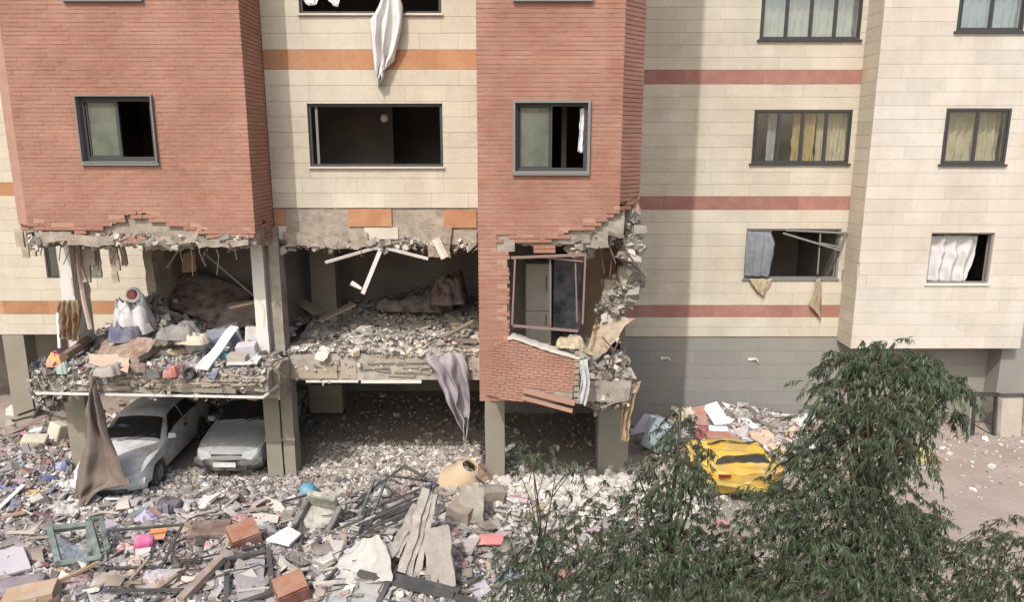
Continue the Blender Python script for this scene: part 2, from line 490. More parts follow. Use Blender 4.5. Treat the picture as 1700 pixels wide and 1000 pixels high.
def window(parent, x0, x1, z0, z1, y, n=2, fm='frame_dark', glass='glass', fw=.045, recess=.10, panes=None, sash=True, surround=None, depth=.07):
    """frame bars as one part, its panes and sashes as sub-parts; y is the face of the wall"""
    f = MB(); ya, yb = y + recess, y + recess + depth
    f.box(x0, x1, ya, yb, z0, z0 + fw); f.box(x0, x1, ya, yb, z1 - fw, z1)
    f.box(x0, x0 + fw, ya, yb, z0 + fw, z1 - fw); f.box(x1 - fw, x1, ya, yb, z0 + fw, z1 - fw)
    w = (x1 - x0 - 2 * fw) / n
    panes = panes or [1] * n
    for i in range(1, n):
        if panes[i] or panes[i - 1]:
            f.box(x0 + fw + w*i - .016, x0 + fw + w*i + .016, ya + .005, yb - .005, z0 + fw, z1 - fw)
    if surround:
        t = surround; ys, ye = y - .025 - .05, y + recess
        sf = MB()
        sf.box(x0 - t, x1 + t, ys, ye, z0 - t, z0); sf.box(x0 - t, x1 + t, ys, ye, z1, z1 + t)
        sf.box(x0 - t, x0, ys, ye, z0, z1); sf.box(x1, x1 + t, ys, ye, z0, z1)
        sf.build('window_surround', MT['frame_grey'], parent)
    wo = f.build('window', MT[fm], parent)
    for i in range(n):
        if not panes[i]: continue
        a, b = x0 + fw + w * i + .02, x0 + fw + w * (i + 1) - .02
        g = MB(); g.box(a, b, ya + .03, ya + .036, z0 + fw, z1 - fw); g.build('pane', MT[glass if isinstance(glass, str) else glass[i]], wo)
        if sash:
            s = MB(); t = .026
            s.box(a, b, ya + .012, ya + .05, z0 + fw, z0 + fw + t); s.box(a, b, ya + .012, ya + .05, z1 - fw - t, z1 - fw)
            s.box(a, a + t, ya + .012, ya + .05, z0 + fw + t, z1 - fw - t); s.box(b - t, b, ya + .012, ya + .05, z0 + fw + t, z1 - fw - t)
            s.build('sash', MT[fm], wo)
    return wo

def cloth(name, rows, m, label, cat, nx=26, ny=30, fold=.04, nf=5, seed=1, solid=.006, group=None, parent=None, skew=0):
    """rows: (left point, right point) from top to bottom; folds run down the cloth"""
    A = [Vector(r[0]) for r in rows]; B = [Vector(r[1]) for r in rows]
    def samp(L, t):
        k = t * (len(L) - 1); i = min(int(k), len(L) - 2); f = k - i
        p0, p1, p2, p3 = L[max(i-1, 0)], L[i], L[i+1], L[min(i+2, len(L)-1)]
        return .5 * ((2*p1) + (p2-p0)*f + (2*p0-5*p1+4*p2-p3)*f*f + (3*p1-p0-3*p2+p3)*f**3)
    base = sum(A + B, Vector()) / (2 * len(A)); base.z = min(p.z for p in A + B)
    def fn(u, v):
        a, b = samp(A, v), samp(B, v)
        p = a.lerp(b, u)
        ph = u * nf * 2 * math.pi + seed + 1.6 * mnoise.noise(Vector((u * 2, v * 2.2, seed)))
        d = math.sin(ph) * fold + mnoise.noise(Vector((u * 5, v * 5, seed * 3))) * fold * .8
        amp = .35 + .65 * min(1, v * 3)
        return p + Vector((mnoise.noise(Vector((u*4, v*6, seed+5))) * fold * .7, d * amp - abs(d) * .2, mnoise.noise(Vector((u*6, v*3, seed))) * fold * .5))
    mb = MB(); mb.grid(fn, nx, ny)
    if parent is not None: return mb.build(name, m, parent, smooth=True, solid=solid)
    o = mb.build(name, m, None, smooth=True, solid=solid, loc=base)
    return tag(o, label, cat, group)

PALE = [(lin((202, 196, 186)), 4.5), (lin((182, 175, 165)), 5), (lin((160, 153, 145)), 5), (lin((134, 127, 120)), 3.5), (lin((188, 174, 152)), 1.6), (lin((108, 101, 95)), 2), (lin((216, 213, 208)), 2.4)]
MIX = [(lin((190, 185, 178)), 4.5), (lin((168, 162, 157)), 5.5), (lin((146, 140, 136)), 6), (lin((122, 115, 111)), 4.5), (lin((96, 90, 87)), 3), (lin((70, 66, 66)), 2), (lin((208, 206, 203)), 2.6),
       (lin((150, 126, 114)), 1.0), (lin((132, 102, 92)), .8), (lin((124, 110, 98)), 1.4), (lin((156, 150, 160)), 1.8), (lin((168, 152, 126)), .7), (lin((92, 104, 128)), .35), (lin((136, 84, 84)), .45), (lin((168, 140, 148)), .5), (lin((100, 128, 132)), .2)]
GREY = [(lin((150, 143, 134)), 4), (lin((122, 114, 106)), 4), (lin((176, 168, 156)), 3), (lin((96, 88, 80)), 2), (lin((198, 190, 176)), 1)]

def mass(name, pos, size, pal, m, parent=None, flat=.55, seed=0, tilt=.6):
    """many small irregular chunks as one mesh"""
    r = np.random.default_rng(seed); N = len(pos)
    base = np.array([(-1,-1,-1),(1,-1,-1),(1,1,-1),(-1,1,-1),(-1,-1,1),(1,-1,1),(1,1,1),(-1,1,1)], float) * .5
    V = base[None] + r.normal(0, .13, (N, 8, 3))
    asp = np.stack([r.uniform(.6, 1.5, N), r.uniform(.5, 1.1, N), r.uniform(.15, 1.0, N) * flat * 1.4], 1)
    V = V * asp[:, None] * np.asarray(size)[:, None, None]
    yaw = r.uniform(0, 6.283, N); ax = r.normal(0, tilt, N); ay = r.normal(0, tilt, N)
    def rotm(a, i, j):
        R = np.tile(np.eye(3), (N, 1, 1)); c, s = np.cos(a), np.sin(a)
        R[:, i, i] = c; R[:, j, j] = c; R[:, i, j] = -s; R[:, j, i] = s; return R
    R = rotm(yaw, 0, 1) @ rotm(ax, 1, 2) @ rotm(ay, 0, 2)
    V = np.einsum('nij,nkj->nki', R, V) + np.asarray(pos)[:, None]
    o_ = off(parent) if parent is not None else Vector((0, 0, 0))
    V -= np.array(o_)
    F = np.array([(0,3,2,1),(4,5,6,7),(0,1,5,4),(1,2,6,5),(2,3,7,6),(3,0,4,7)])
    faces = (F[None] + (np.arange(N) * 8)[:, None, None]).reshape(-1, 4)
    me = bpy.data.meshes.new(name)
    me.vertices.add(N * 8); me.vertices.foreach_set('co', V.reshape(-1))
    me.loops.add(faces.size); me.loops.foreach_set('vertex_index', faces.reshape(-1).astype(np.int32))
    me.polygons.add(len(faces)); me.polygons.foreach_set('loop_start', np.arange(0, faces.size, 4, dtype=np.int32))
    w = np.array([p[1] for p in pal]); cols = np.array([p[0] for p in pal])
    ci = r.choice(len(pal), N, p=w / w.sum())
    col = cols[ci] * r.uniform(.8, 1.15, (N, 1))
    at = me.attributes.new('Col', 'FLOAT_COLOR', 'POINT')
    at.data.foreach_set('color', np.repeat(np.concatenate([col, np.ones((N, 1))], 1), 8, 0).reshape(-1))
    me.update(calc_edges=True); me.materials.append(m)
    me.polygons.foreach_set('use_smooth', [False] * len(me.polygons))
    o = bpy.data.objects.new(name, me); C.objects.link(o)
    if parent is not None: o.parent = parent
    o['kind'] = 'stuff'
    return o
# ------------------------------------------------------------------ the damaged apartment block
B = empty('apartment_building', (-4, 16.2, 0), 'brick and cream apartment block with its first floor blown open above columns', 'building')
XL0, XL1 = -10.03, -5.22          # left brick bay
XC0, XC1 = -0.647, 2.043          # middle brick bay
CH = 0.45
TOP = 12.6
def hole(pxa, pxb, pya, pyb, Y, pym=None):
    pym = pym or (pya + pyb) / 2
    return (X_(pxa, pym, Y), X_(pxb, pym, Y), Z_(pyb, Y), Z_(pya, Y))
M1 = (-4.35, -1.48, 7.24, 8.56); M0 = (-4.40, -1.46, 10.36, 11.7)
L1 = (-8.52, -7.06, 7.38, 8.63); L0 = (-8.52, -7.06, 10.40, 11.7)
C1 = (.06, 1.40, 7.22, 8.46); C0 = (.06, 1.40, 10.26, 11.5)

# middle cream wall
zM = Z_(346, YM)
mb = MB(); wall_boxes(mb, XL1, XC0, zM, TOP, YM + .05, YM + .28, (M1, M0)); mb.build('wall', MT['cream_back'], B)
clad = Clad(B)
clad.face(XL1 + .01, XC0 - .01, zM + .01, TOP, YM + .05, MT['cream'], (M1, M0), course=.315, lmin=.75, lmax=1.25, stripes=((Z_(115, YM), Z_(82, YM)),), sm=MT['orange'], seed=4)
# what is left of the facing below it: two orange stones, one cream stone
for (a, b, c, d, m, nm) in ((578, 650, 376, 347, 'orange', 'stripe_stone'), (737, 791, 378, 349, 'orange', 'stripe_stone'), (604, 660, 397, 378, 'cream_pale', 'stone'), (455, 473, 374, 347, 'orange', 'stripe_stone'), (456, 474, 397, 375, 'cream_pale', 'stone')):
    mb = MB(); mb.box(X_(a, 360, YM), X_(b, 360, YM), YM - .01, YM + .05, Z_(c, YM), Z_(d, YM)); mb.build(nm, MT[m], B)
clad.done()
mb = MB(); mb.rag(XL1 + .02, XC0, YM + .03, YM + .4, Z_(408, YM), zM, .09, .02, .14, 3); mb.each('broken_beam', MT['mortar'], B)
mb = MB(); mb.rag(XL1, XC0, YM + .2, YM + .6, Z_(404, YM) - .05, zM, .2, .03, .12, 5); mb.each('broken_beam', MT['concrete'], B)
# ragged shelf of plaster over the opening
mb = MB()
mb.rag(X_(470, 400, YM), X_(612, 400, YM), YM - .06, YM + .06, Z_(411, YM), Z_(386, YM), .08, .035, .10, 8)
mb.rag(X_(712, 400, YM), X_(748, 400, YM), YM - .12, YM + .1, Z_(428, YM), Z_(375, YM), .09, .05, .05, 9)
mb.rag(X_(735, 400, YM), X_(792, 400, YM), YM - .03, YM + .1, Z_(405, YM), Z_(384, YM), .09, .03, .05, 10)
mb.each('hanging_plaster', MT['mortar'], B)

bk = Bricks()
def jag(x, z, s): return mnoise.noise(Vector((x * 3.1, z * 2.0, s))) * .10 + mnoise.noise(Vector((x * 9, z * 5, s))) * .05
def poly_px(pts, Y): return pl([(X_(a, b, Y), Z_(b, Y)) for a, b in pts])
# left bay
zL = poly_px([(22, 374), (50, 381), (100, 384), (168, 387), (185, 380), (200, 368), (222, 358), (242, 360), (262, 372), (290, 378), (330, 388), (370, 396), (400, 400), (416, 392)], YL)
zLb = poly_px([(22, 383), (60, 389), (100, 392), (170, 398), (190, 405), (240, 409), (262, 405), (300, 398), (340, 402), (416, 408)], YL)
S_ = .03
Lh = [(L1[0] - S_, L1[1] + S_, L1[2] - S_, L1[3] + S_), (L0[0] - S_, L0[1] + S_, L0[2] - S_, L0[3] + S_)]
def sh(hs, x): return [(a - x, b - x, c, d) for a, b, c, d in hs]
bk.face((XL0 + .2, YL, 0), (1, 0, 0), (0, -1, 0), XL1 - XL0 - .2, 5.6, TOP, lambda x, z: z > zL(x + XL0 + .2) + jag(x, z, 1), sh(Lh, XL0 + .2), seed=3, edge=lambda x, z: z - zL(x + XL0 + .2))
bk.face((XL0, YL + .07, 0), (1, 0, 0), (0, -1, 0), .19, 5.6, TOP, lambda x, z: z > zL(XL0 + .1) + jag(x, z, 2), seed=5)
sideL = pl([(0, Z_(396, YL)), (.6, Z_(388, YL)), (1.2, Z_(403, YM))])
bk.face((XL1, YL + .003, 0), (0, 1, 0), (1, 0, 0), YM - YL + .04, 5.6, TOP, lambda x, z: z > sideL(x) + jag(x, z, 6), seed=8, edge=lambda x, z: z - sideL(x))
for a, b, c, d in ((193, 243, 405, 391),):
    bk.face((X_(a, 398, YL), YL + .02, 0), (1, 0, 0), (0, -1, 0), X_(b, 398, YL) - X_(a, 398, YL), Z_(c, YL), Z_(d, YL) + .02, seed=12)
def backing(mb, x0, x1, zf, top, y0, y1, holes, step=.09, seed=0):
    x = x0
    while x < x1 - .001:
        q = min(x + step, x1)
        z = zf((x + q) / 2) + mnoise.noise(Vector((x * 8, seed, 1))) * .06
        wall_boxes(mb, x, q, z, top, y0, y1, holes); x = q
mb = MB(); backing(mb, XL0 + .02, XL1 - .02, zLb, TOP, YL + .085, YL + .3, Lh, seed=2); mb.build('brick_backing', MT['mortar'], B)
mb = MB(); backing(mb, XL0 + .02, XL1 - .02, lambda x: zL(x) + .07, TOP, YL + .007, YL + .084, Lh, seed=2); mb.build('mortar_bed', MT['mortar_red'], B)
mb = MB(); mb.box(XL1 - .1, XL1 - .02, YL + .3, YM + .05, zM - .2, TOP); mb.box(XL0 + .02, XL0 + .2, YL + .3, YF, 6.05, TOP); mb.each('wall', MT['mortar_red'], B)
mb = MB(); mb.rag(XL0 + .1, XL1 - .05, YL + .2, YM + .3, Z_(402, YL) - .1, Z_(392, YL) + .12, .12, .04, .16, 4); mb.each('broken_beam', MT['concrete'], B)
mb = MB()
for a, b, c, d, sd in ((60, 120, 402, 386, 1), (115, 190, 406, 392, 2), (260, 330, 405, 384, 4), (330, 415, 410, 398, 5)):
    mb.rag(X_(a, c, YL), X_(b, c, YL), YL - .02, YL + .3, Z_(c, YL), Z_(d, YL), .08, .035, .08, sd)
mb.each('hanging_plaster', MT['mortar'], B)
# strips of lath and plaster hanging at the left corner
mb = MB()
r_ = random.Random(5)
for a, b, c in ((38, 384, 430), (45, 388, 418), (32, 380, 408), (52, 392, 425), (150, 402, 440), (160, 402, 455), (185, 404, 470), (192, 405, 450), (142, 402, 470), (205, 404, 440)):
    p = P(a, b, YL + r_.uniform(.1, 1.0)); q = P(a + r_.uniform(-3, 8), c, p.y)
    w = r_.uniform(.02, .07)
    mb.rag(min(p.x, q.x) - w, max(p.x, q.x) + w, p.y - .02, p.y + .03, q.z, p.z, .09, .03, .06, a)
mb.each('hanging_plaster', MT['plaster'], B)

# middle bay
zC = poly_px([(846, 393), (862, 398), (885, 402), (905, 402), (930, 397), (960, 385), (985, 379), (1000, 372), (1015, 360), (1030, 352)], YC)
xs0, xs1 = X_(846, 480, YC), X_(972, 480, YC)
zCb = Z_(667, YC)
def keepC(x, z):
    X = x + XC0
    if X < xs0:
        if Z_(416, YC) < z < Z_(390, YC) + jag(X, z, 8) * .6 and X > X_(824, 400, YC) + jag(z, X, 4): return False
        return z > zCb + jag(X, z, 9) * .4
    return z > zC(X) + jag(X, z, 5)
Ch = [(C1[0] - S_, C1[1] + S_, C1[2] - S_, C1[3] + S_), (C0[0] - S_, C0[1] + S_, C0[2] - S_, C0[3] + S_)]
bk.face((XC0, YC, 0), (1, 0, 0), (0, -1, 0), XC1 - XC0, 2.5, TOP, keepC, sh(Ch, XC0) + [(xs0 - XC0, 9, 0, Z_(415, YC))], seed=21, edge=lambda x, z: min(abs(z - zC(x + XC0)) if x + XC0 > xs0 else 9, abs(x + XC0 - xs0) + .0 if z < Z_(416, YC) else 9))
chz = pl([(0, Z_(354, YC)), (.3, Z_(346, YC)), (.64, Z_(334, YC))])
bk.face((XC1, YC + .003, 0), (1, 1, 0), (1, -1, 0), CH * 1.414, 5.6, TOP, lambda x, z: z > chz(x) + jag(x, z, 7), seed=23, edge=lambda x, z: z - chz(x))
bk.face((X_(886, 412, YC), YC + .02, 0), (1, 0, 0), (0, -1, 0), X_(922, 412, YC) - X_(886, 412, YC), Z_(421, YC), Z_(403, YC), seed=13)
bk.done(B, 300)
mb = MB()
backing(mb, XC0 + .02, xs0 - .03, lambda x: zCb + .05, TOP, YC + .085, YC + .3, Ch, seed=3)
backing(mb, xs0 - .03, XC1 - .02, lambda x: zC(x) - .10, TOP, YC + .085, YC + .3, Ch, seed=3)
mb.build('brick_backing', MT['mortar'], B)
mb = MB()
backing(mb, XC0 + .02, xs0 - .05, lambda x: zCb + .05, TOP, YC + .007, YC + .084, Ch + [(X_(824, 400, YC), 9, Z_(418, YC), Z_(390, YC))], seed=3)
backing(mb, xs0 - .05, XC1 - .02, lambda x: zC(x) + .08, TOP, YC + .007, YC + .084, Ch, seed=3)
mb.build('mortar_bed', MT['mortar_red'], B)
mb = MB(); a = Vector((XC1 - .03, YC + .06, 0)); b = Vector((XC1 + CH - .04, YC + CH + .03, 0)); zz = Z_(340, YC)
mb.hexa([a + Vector((0, 0, zz)), b + Vector((0, 0, zz)), b + Vector((-.15, .15, zz)), a + Vector((-.15, .15, zz)), a + Vector((0, 0, TOP)), b + Vector((0, 0, TOP)), b + Vector((-.15, .15, TOP)), a + Vector((-.15, .15, TOP))])
mb.box(XC1 + CH - .12, XC1 + CH, YC + CH + .04, YR, 6.2, TOP)
mb.box(XC0, XC0 + .08, YC + .12, YM, 2.7, TOP)
mb.each('wall', MT['mortar_red'], B)
# broken corner above the kitchen: beam stub, plaster, torn edge
mb = MB()
mb.rag(xs0, X_(980, 390, YC), YC + .06, YC + .45, Z_(405, YC), Z_(390, YC), .09, .04, .1, 31)
mb.rag(X_(905, 400, YC), X_(1010, 400, YC), YC + .1, YC + .5, Z_(412, YC), Z_(374, YC), .1, .05, .1, 32)
mb.rag(X_(968, 390, YC), X_(1036, 390, YC), YC + .1, YC + .7, Z_(398, YC), Z_(352, YC) + .05, .1, .06, .12, 33)
mb.each('broken_beam', MT['concrete'], B)
mb = MB()
mb.rag(X_(820, 400, YC), xs0 + .1, YC + .03, YC + .1, Z_(418, YC), Z_(388, YC), .07, .02, .03, 34)
for k in range(9):
    x = X_(1038, 380, YC) + .05 * (k % 3); z = Z_(345 + k * 8, YC)
    mb.rag(x, x + .18, YC + .42, YC + .62, z - .14, z + .02, .08, .05, .05, 40 + k)
mb.each('hanging_plaster', MT['mortar'], B)

# window surrounds and what is left in them
window(B, *M1, YM, n=4, panes=[0, 0, 0, 0], fm='frame_dark', recess=.06, fw=.06)
w = bpy.data.objects['window']
s = MB(); s.box(M1[0] + .14, M1[0] + .19, YM + .10, YM + .15, M1[2] + .05, M1[3] - .05); s.build('sash', MT['frame_grey'], w)
window(B, *M0, YM, n=4, panes=[0, 0, 0, 0], fm='frame_dark', recess=.06, fw=.06)
window(B, *L1, YL, n=2, panes=[1, 0], fm='frame_dark', glass='glass_dusty', recess=.06, surround=.025, fw=.09)
window(B, *L0, YL, n=2, panes=[1, 1], fm='frame_dark', glass='glass_dusty', recess=.06, surround=.025, fw=.09)
window(B, *C1, YC, n=2, panes=[1, 0], fm='frame_dark', glass='glass_dusty', recess=.04, surround=.045, fw=.06)
window(B, *C0, YC, n=2, panes=[1, 1], fm='frame_dark', glass='glass_dusty', recess=.04, surround=.045, fw=.06)
for (hh, y) in ((M1, YM), (M0, YM)):
    s = MB(); s.box(hh[0] - .03, hh[1] + .03, y - .06, y + .3, hh[2] - .035, hh[2] + .004); s.build('window_sill', MT['cream_pale'], B)
for (hh, y) in ((L1, YL), (C1, YC)):
    s = MB(); s.box(hh[0] - .05, hh[1] + .05, y - .07, y - .002, hh[2] - .075, hh[2] - .035); s.build('window_sill', MT['frame_grey'], B)

mb = MB(); mb.box(XL0, XL1, YL, YR, TOP + .16, 20); mb.box(XC0, XC1, YC, YR, TOP + .16, 20); mb.box(XC1 + .002, XC1 + CH, YC + CH, YR, TOP + .16, 20)  # unseen plain masses above the frame, added to lengthen the bays' shadows
mb.each('unseen_upper_mass', MT['brick'], B)
mb = MB(); mb.box(XL1 + .002, XC0 - .002, YM, YR, TOP + .16, 20); mb.build('unseen_upper_mass', MT['cream'], B)
# floors, ceilings, rooms behind the upper windows
YBK = 21.0
mb = MB()
for z0, z1 in ((6.02, 6.2), (9.1, 9.3), (TOP - .1, TOP + .15)):
    mb.box(XL0 + .2, XL1 - .11, YL + .31, YM + .29, z0, z1)
    mb.box(XC0 + .09, XC1 - .05, YC + .31, YM + .29, z0, z1)
    mb.box(XL0 + .2, XC1 + CH - .13, YM + .30, YBK, z0, z1)
mb.each('floor_slab', MT['slab_under'], B)
mb = MB()
mb.box(XL0 + .2, XC1 + CH - .13, YBK + .01, YBK + .2, 6.2, TOP)
for x in (-5.4, -.75): mb.box(x, x + .15, YM + .32, YBK - .01, 6.21, 9.09); mb.box(x, x + .15, YM + .32, YBK - .01, 9.31, TOP - .11)
mb.box(-5.24, -3.0, 19.0, 19.1, 6.21, 9.09); mb.box(-1.7, -.76, 18.2, 18.3, 6.21, 9.09)
mb.box(-6.9, -6.8, 15.3, 18, 6.21, 9.09); mb.box(1.0, 1.1, 15.2, 18, 6.21, 9.09)
mb.each('room_wall', MT['room_greybrown'], B)

# first floor: slabs
mb = MB(); mb.rag(XL0 + .05, XL1 + .05, YL + .0, YL + .7, Z_(650, YL), 3.06, .09, .06, .07, 11); mb.build('slab_edge', MT['concrete'], B)
mb = MB(); mb.rag(XL1 + .05, XC0 + .05, YM, YM + .5, 2.42, 3.04, .08, .03, .03, 13); mb.build('slab_edge', MT['slab_edge'], B)
mb = MB(); mb.box(X_(600, 632, YM), X_(700, 632, YM), YM - .05, YM + .02, 2.36, 2.42); mb.box(XL1 + .5, X_(595, 632, YM), YM - .03, YM + .02, 2.37, 2.42)
mb.each('edge_trim', MT['plaster_white'], B)
mb = MB()
mb.box(X_(468, 610, YM), X_(560, 610, YM), YM - .035, YM - .002, 2.47, 2.80); mb.box(X_(566, 610, YM), X_(592, 610, YM), YM - .035, YM - .002, 2.47, 2.82)
mb.each('edge_render', MT['plaster'], B)
mb = MB(); mb.rag(XC0 + .1, XC1 + .35, YC + .2, YC + .9, Z_(668, YC) - .05, 3.0, .12, .06, .08, 15); mb.build('slab_edge', MT['concrete'], B)
mb = MB()
mb.box(XL0 + .1, XL1, YL + .72, YM + .49, 2.55, 3.1); mb.box(XL0 + .1, XC1 + CH, YM + .53, YBK, 2.5, 3.1); mb.box(XC0 + .1, XC1 + .3, YC + .95, YM + .52, 2.62, 3.1)
mb.each('floor_slab', MT['slab_under'], B)
mb = MB(); mb.bar(P(60, 653, YL - .06), P(385, 659, YL - .06), .05, .045); mb.bar(P(385, 659, YL - .06), P(438, 660, YL - .05), .05, .045)
mb.bar(P(438, 660, YL - .05), P(462, 640, YL + .3), .05, .045); mb.bar(P(281, 640, YL - .04), P(281, 658, YL - .04), .07, .05)
mb.each('edge_angle', MT['plaster_white'], B)
mb = MB(); mb.bar(P(290, 647, YL - .05), P(392, 650, YL - .05), .05, .09); mb.each('edge_trim', MT['column'], B)

rd = random.Random(31)
for k in range(26):
    a = rd.uniform(120, 400); L = rd.uniform(30, 110); c = rd.uniform(626, 652); mb = MB()
    mb.bar(P(a, c, YL - rd.uniform(0, .08)), P(min(a + L, 436), c + rd.uniform(-4, 5), YL - rd.uniform(0, .08)), rd.uniform(.02, .05), rd.uniform(.02, .06)); mb.build('lath', MT[rd.choice(['wood_grey', 'mortar', 'plaster', 'concrete'])], B)
for k in range(16):
    a = rd.uniform(590, 720); L = rd.uniform(20, 70); c = rd.uniform(598, 626); mb = MB()
    mb.bar(P(a, c, YM - rd.uniform(.02, .06)), P(min(a + L, 720), c + rd.uniform(-2, 2), YM - rd.uniform(.02, .06)), rd.uniform(.015, .03), rd.uniform(.02, .04)); mb.build('lath', MT[rd.choice(['mortar', 'plaster', 'concrete'])], B)
# first floor: columns and walls
def column(x0, x1, y0, y1, z0, z1, m, nm='column', amp=.008, seed=1):
    b = MB(); b.rag(x0, x1, y0, y1, z0, z1, .2, amp, 0, seed); return b.build(nm, MT[m], B)
column(-5.72, -5.46, 15.95, 16.35, 3.05, 5.9, 'plaster_white', seed=1)
column(-5.34, -5.12, 15.98, 16.38, 3.05, 5.95, 'concrete', seed=2)
mb = MB(); mb.rag(-5.47, -5.33, 16.12, 16.3, 2.2, 5.9, .1, .03, 0, 3); mb.build('expansion_joint', MT['room_greybrown'], B)
mb = MB(); mb.rag(-5.75, -5.05, 15.2, 16.1, 2.30, 3.0, .12, .07, .15, 6); mb.each('broken_beam', MT['concrete'], B)
column(-10.0, -9.72, 16.0, 16.6, 3.05, 5.9, 'plaster_white', seed=4)
column(X_(515, 450, 18.6), X_(556, 450, 18.6), 18.6, 19.0, 3.1, 6.0, 'column', seed=5)
mb = MB()
mb.box(-5.0, XC0 - .02, YBK - .6, YBK - .5, 3.1, 6.0); mb.box(XC0 - .12, XC0 - .03, YM + .5, YBK - .61, 3.1, 6.0)
mb.box(-9.0, -5.6, 18.9, 19.0, 3.1, 6.0); mb.box(-5.6, -5.45, 17.2, YBK, 3.1, 6.0)
mb.box(XC0 + .1, 2.4, 17.4, 17.5, 3.1, 6.0); mb.box(2.38, 2.48, 15.6, 17.39, 3.1, 6.0)
mb.each('room_wall', MT['room_greybrown'], B)
mb = MB(); mb.rag(-8.55, -8.35, 16.9, 18.9, 3.1, 5.9, .16, .05, 0, 21); mb.each('room_wall', MT['plaster'], B)
for (a, b, c, d, Y, m) in ((285, 345, 545, 440, 18.6, 'wooden_brown'), (345, 418, 500, 455, 18.2, 'wooden_grey'), (300, 330, 450, 405, 18.7, 'wooden_brown')):
    pass
mb = MB()
mb.box(X_(150, 420, 17.6), X_(166, 420, 17.6), 17.55, 17.6, Z_(460, 17.6), Z_(408, 17.6))
mb.build('broken_shutter', MT['frame_green'], B)
# kitchen: torn tan wall and plaster
mb = MB(); mb.rag(X_(1002, 480, 14.9), X_(1052, 480, 14.9), 14.9, 15.2, Z_(516, 14.9), Z_(470, 14.9), .08, .10, .12, 51)
mb.rag(X_(1030, 450, 14.8), X_(1064, 450, 14.8), 14.8, 15.05, Z_(478, 14.8), Z_(446, 14.8), .08, .08, .1, 52); mb.each('broken_wall', MT['mortar'], B)
mb = MB(); mb.box(X_(962, 480, 16.6), 2.37, 16.6, 16.7, 3.1, 5.75); mb.build('room_wall', cm('kitchen_plaster', (178, 150, 120), col2=lin((128, 104, 84)), sc2=1.6, grime=.4), B)
def sheet(pts, t, m, nm, amp=.03, seed=0, parent=B, n=8):
    a, b, c, d = [Vector(p) for p in pts]
    b_ = MB()
    def fn(u, v):
        p = (a.lerp(b, u)).lerp(d.lerp(c, u), v)
        return p + mnoise.noise_vector(p * 2.6 + Vector((seed, 0, 0))) * amp + mnoise.noise_vector(p * 8 + Vector((seed, 0, 0))) * amp * .5
    b_.grid(fn, n, n); return b_.build(nm, m, parent, solid=t)
sheet([P(968, 588, 14.5), P(996, 598, 14.4), P(1054, 528, 14.9), P(1010, 522, 15.0)], .06, cm('insulation_tan', (172, 150, 122), col2=lin((130, 116, 100)), sc2=6, grime=.4), 'torn_board', .09, 3, n=18)
sheet([P(974, 585, 15.0), P(1004, 560, 15.1), P(1040, 500, 15.5), P(990, 530, 15.6)], .05, cm('tan_plaster', (176, 148, 116), col2=lin((140, 118, 98))), 'broken_wall', .03, 5)
mb = MB(); mb.rag(X_(1022, 640, 14.4), X_(1045, 640, 14.4), 14.4, 14.8, Z_(655, 14.4), Z_(600, 14.4), .1, .06, .05, 53)
mb.rag(X_(982, 660, 14.4), X_(1036, 660, 14.4), 14.4, 14.9, Z_(680, 14.4), Z_(662, 14.4), .09, .09, .05, 54); mb.each('broken_beam', MT['mortar'], B)
mb = MB()
for pts in (((1008, 400, 14.3), (1018, 425, 14.2), (1022, 438, 14.2)), ((1020, 395, 14.4), (1045, 425, 14.3), (1072, 462, 14.3)), ((1012, 392, 14.4), (1050, 440, 14.4), (1068, 455, 14.4)),
            ((990, 398, 14.2), (995, 412, 14.1)), ((1030, 560, 14.4), (1012, 600, 14.3), (1004, 660, 14.3)), ((1040, 575, 14.5), (1030, 610, 14.5)), ((955, 402, 14.1), (957, 440, 14.1), (955, 460, 14.1)), ((1035, 380, 14.5), (1037, 416, 14.5)),
            ((1000, 560, 14.4), (1018, 580, 14.2), (1016, 622, 14.2))):
    mb.tube([P(*p) for p in pts], .018, 5)
for pts in (((465, 600, 15.2), (448, 618, 15.0), (440, 612, 14.9)), ((470, 632, 15.2), (452, 650, 15.0), (440, 662, 14.9)), ((460, 615, 15.1), (476, 628, 15.0)), ((120, 402, 15.2), (126, 430, 15.3), (124, 470, 15.2)), ((132, 402, 15.5), (136, 440, 15.5), (150, 480, 15.4), (148, 498, 15.4)), ((165, 404, 15.3), (163, 450, 15.3))):
    mb.tube([P(*p) for p in pts], .012, 5)
rd = random.Random(17)
for k in range(34):
    if k < 15: a = rd.uniform(40, 415); p = P(a, 400 + rd.uniform(-4, 6), YL + rd.uniform(0, .2)); L = rd.uniform(.15, .7)
    elif k < 24: a = rd.uniform(475, 785); p = P(a, 404, YM + rd.uniform(0, .2)); L = rd.uniform(.1, .45)
    elif k < 29: a = rd.uniform(75, 435); p = P(a, 634, YL - .03); L = rd.uniform(.1, .3)
    else: a = rd.uniform(985, 1050); p = P(a, 412 - (a - 985) * .5, 14.4); L = rd.uniform(.2, .7)
    q = p + Vector((rd.uniform(-.15, .15), rd.uniform(-.25, .05), -L)); m_ = p.lerp(q, .5) + Vector((rd.uniform(-.12, .12), rd.uniform(-.1, .1), .05))
    mb.tube([p + Vector((0, .1, .05)), p.lerp(m_, .5), m_, q], rd.uniform(.006, .014), 5)
mb.each('bent_reinforcement', MT['rebar'], B)
for (a, b, c, d) in (((848, 428, 13.97), (972, 421, 13.9), .06, .05), ((972, 424, 13.9), (966, 538, 13.92), .05, .05), ((856, 430, 13.97), (849, 540, 13.95), .05, .05), ((852, 541, 13.95), (930, 551, 13.93), .05, .05), ((955, 428, 13.95), (958, 535, 13.98), .03, .03), ((900, 430, 13.98), (966, 432, 13.97), .03, .03)):
    pass
mb = MB()
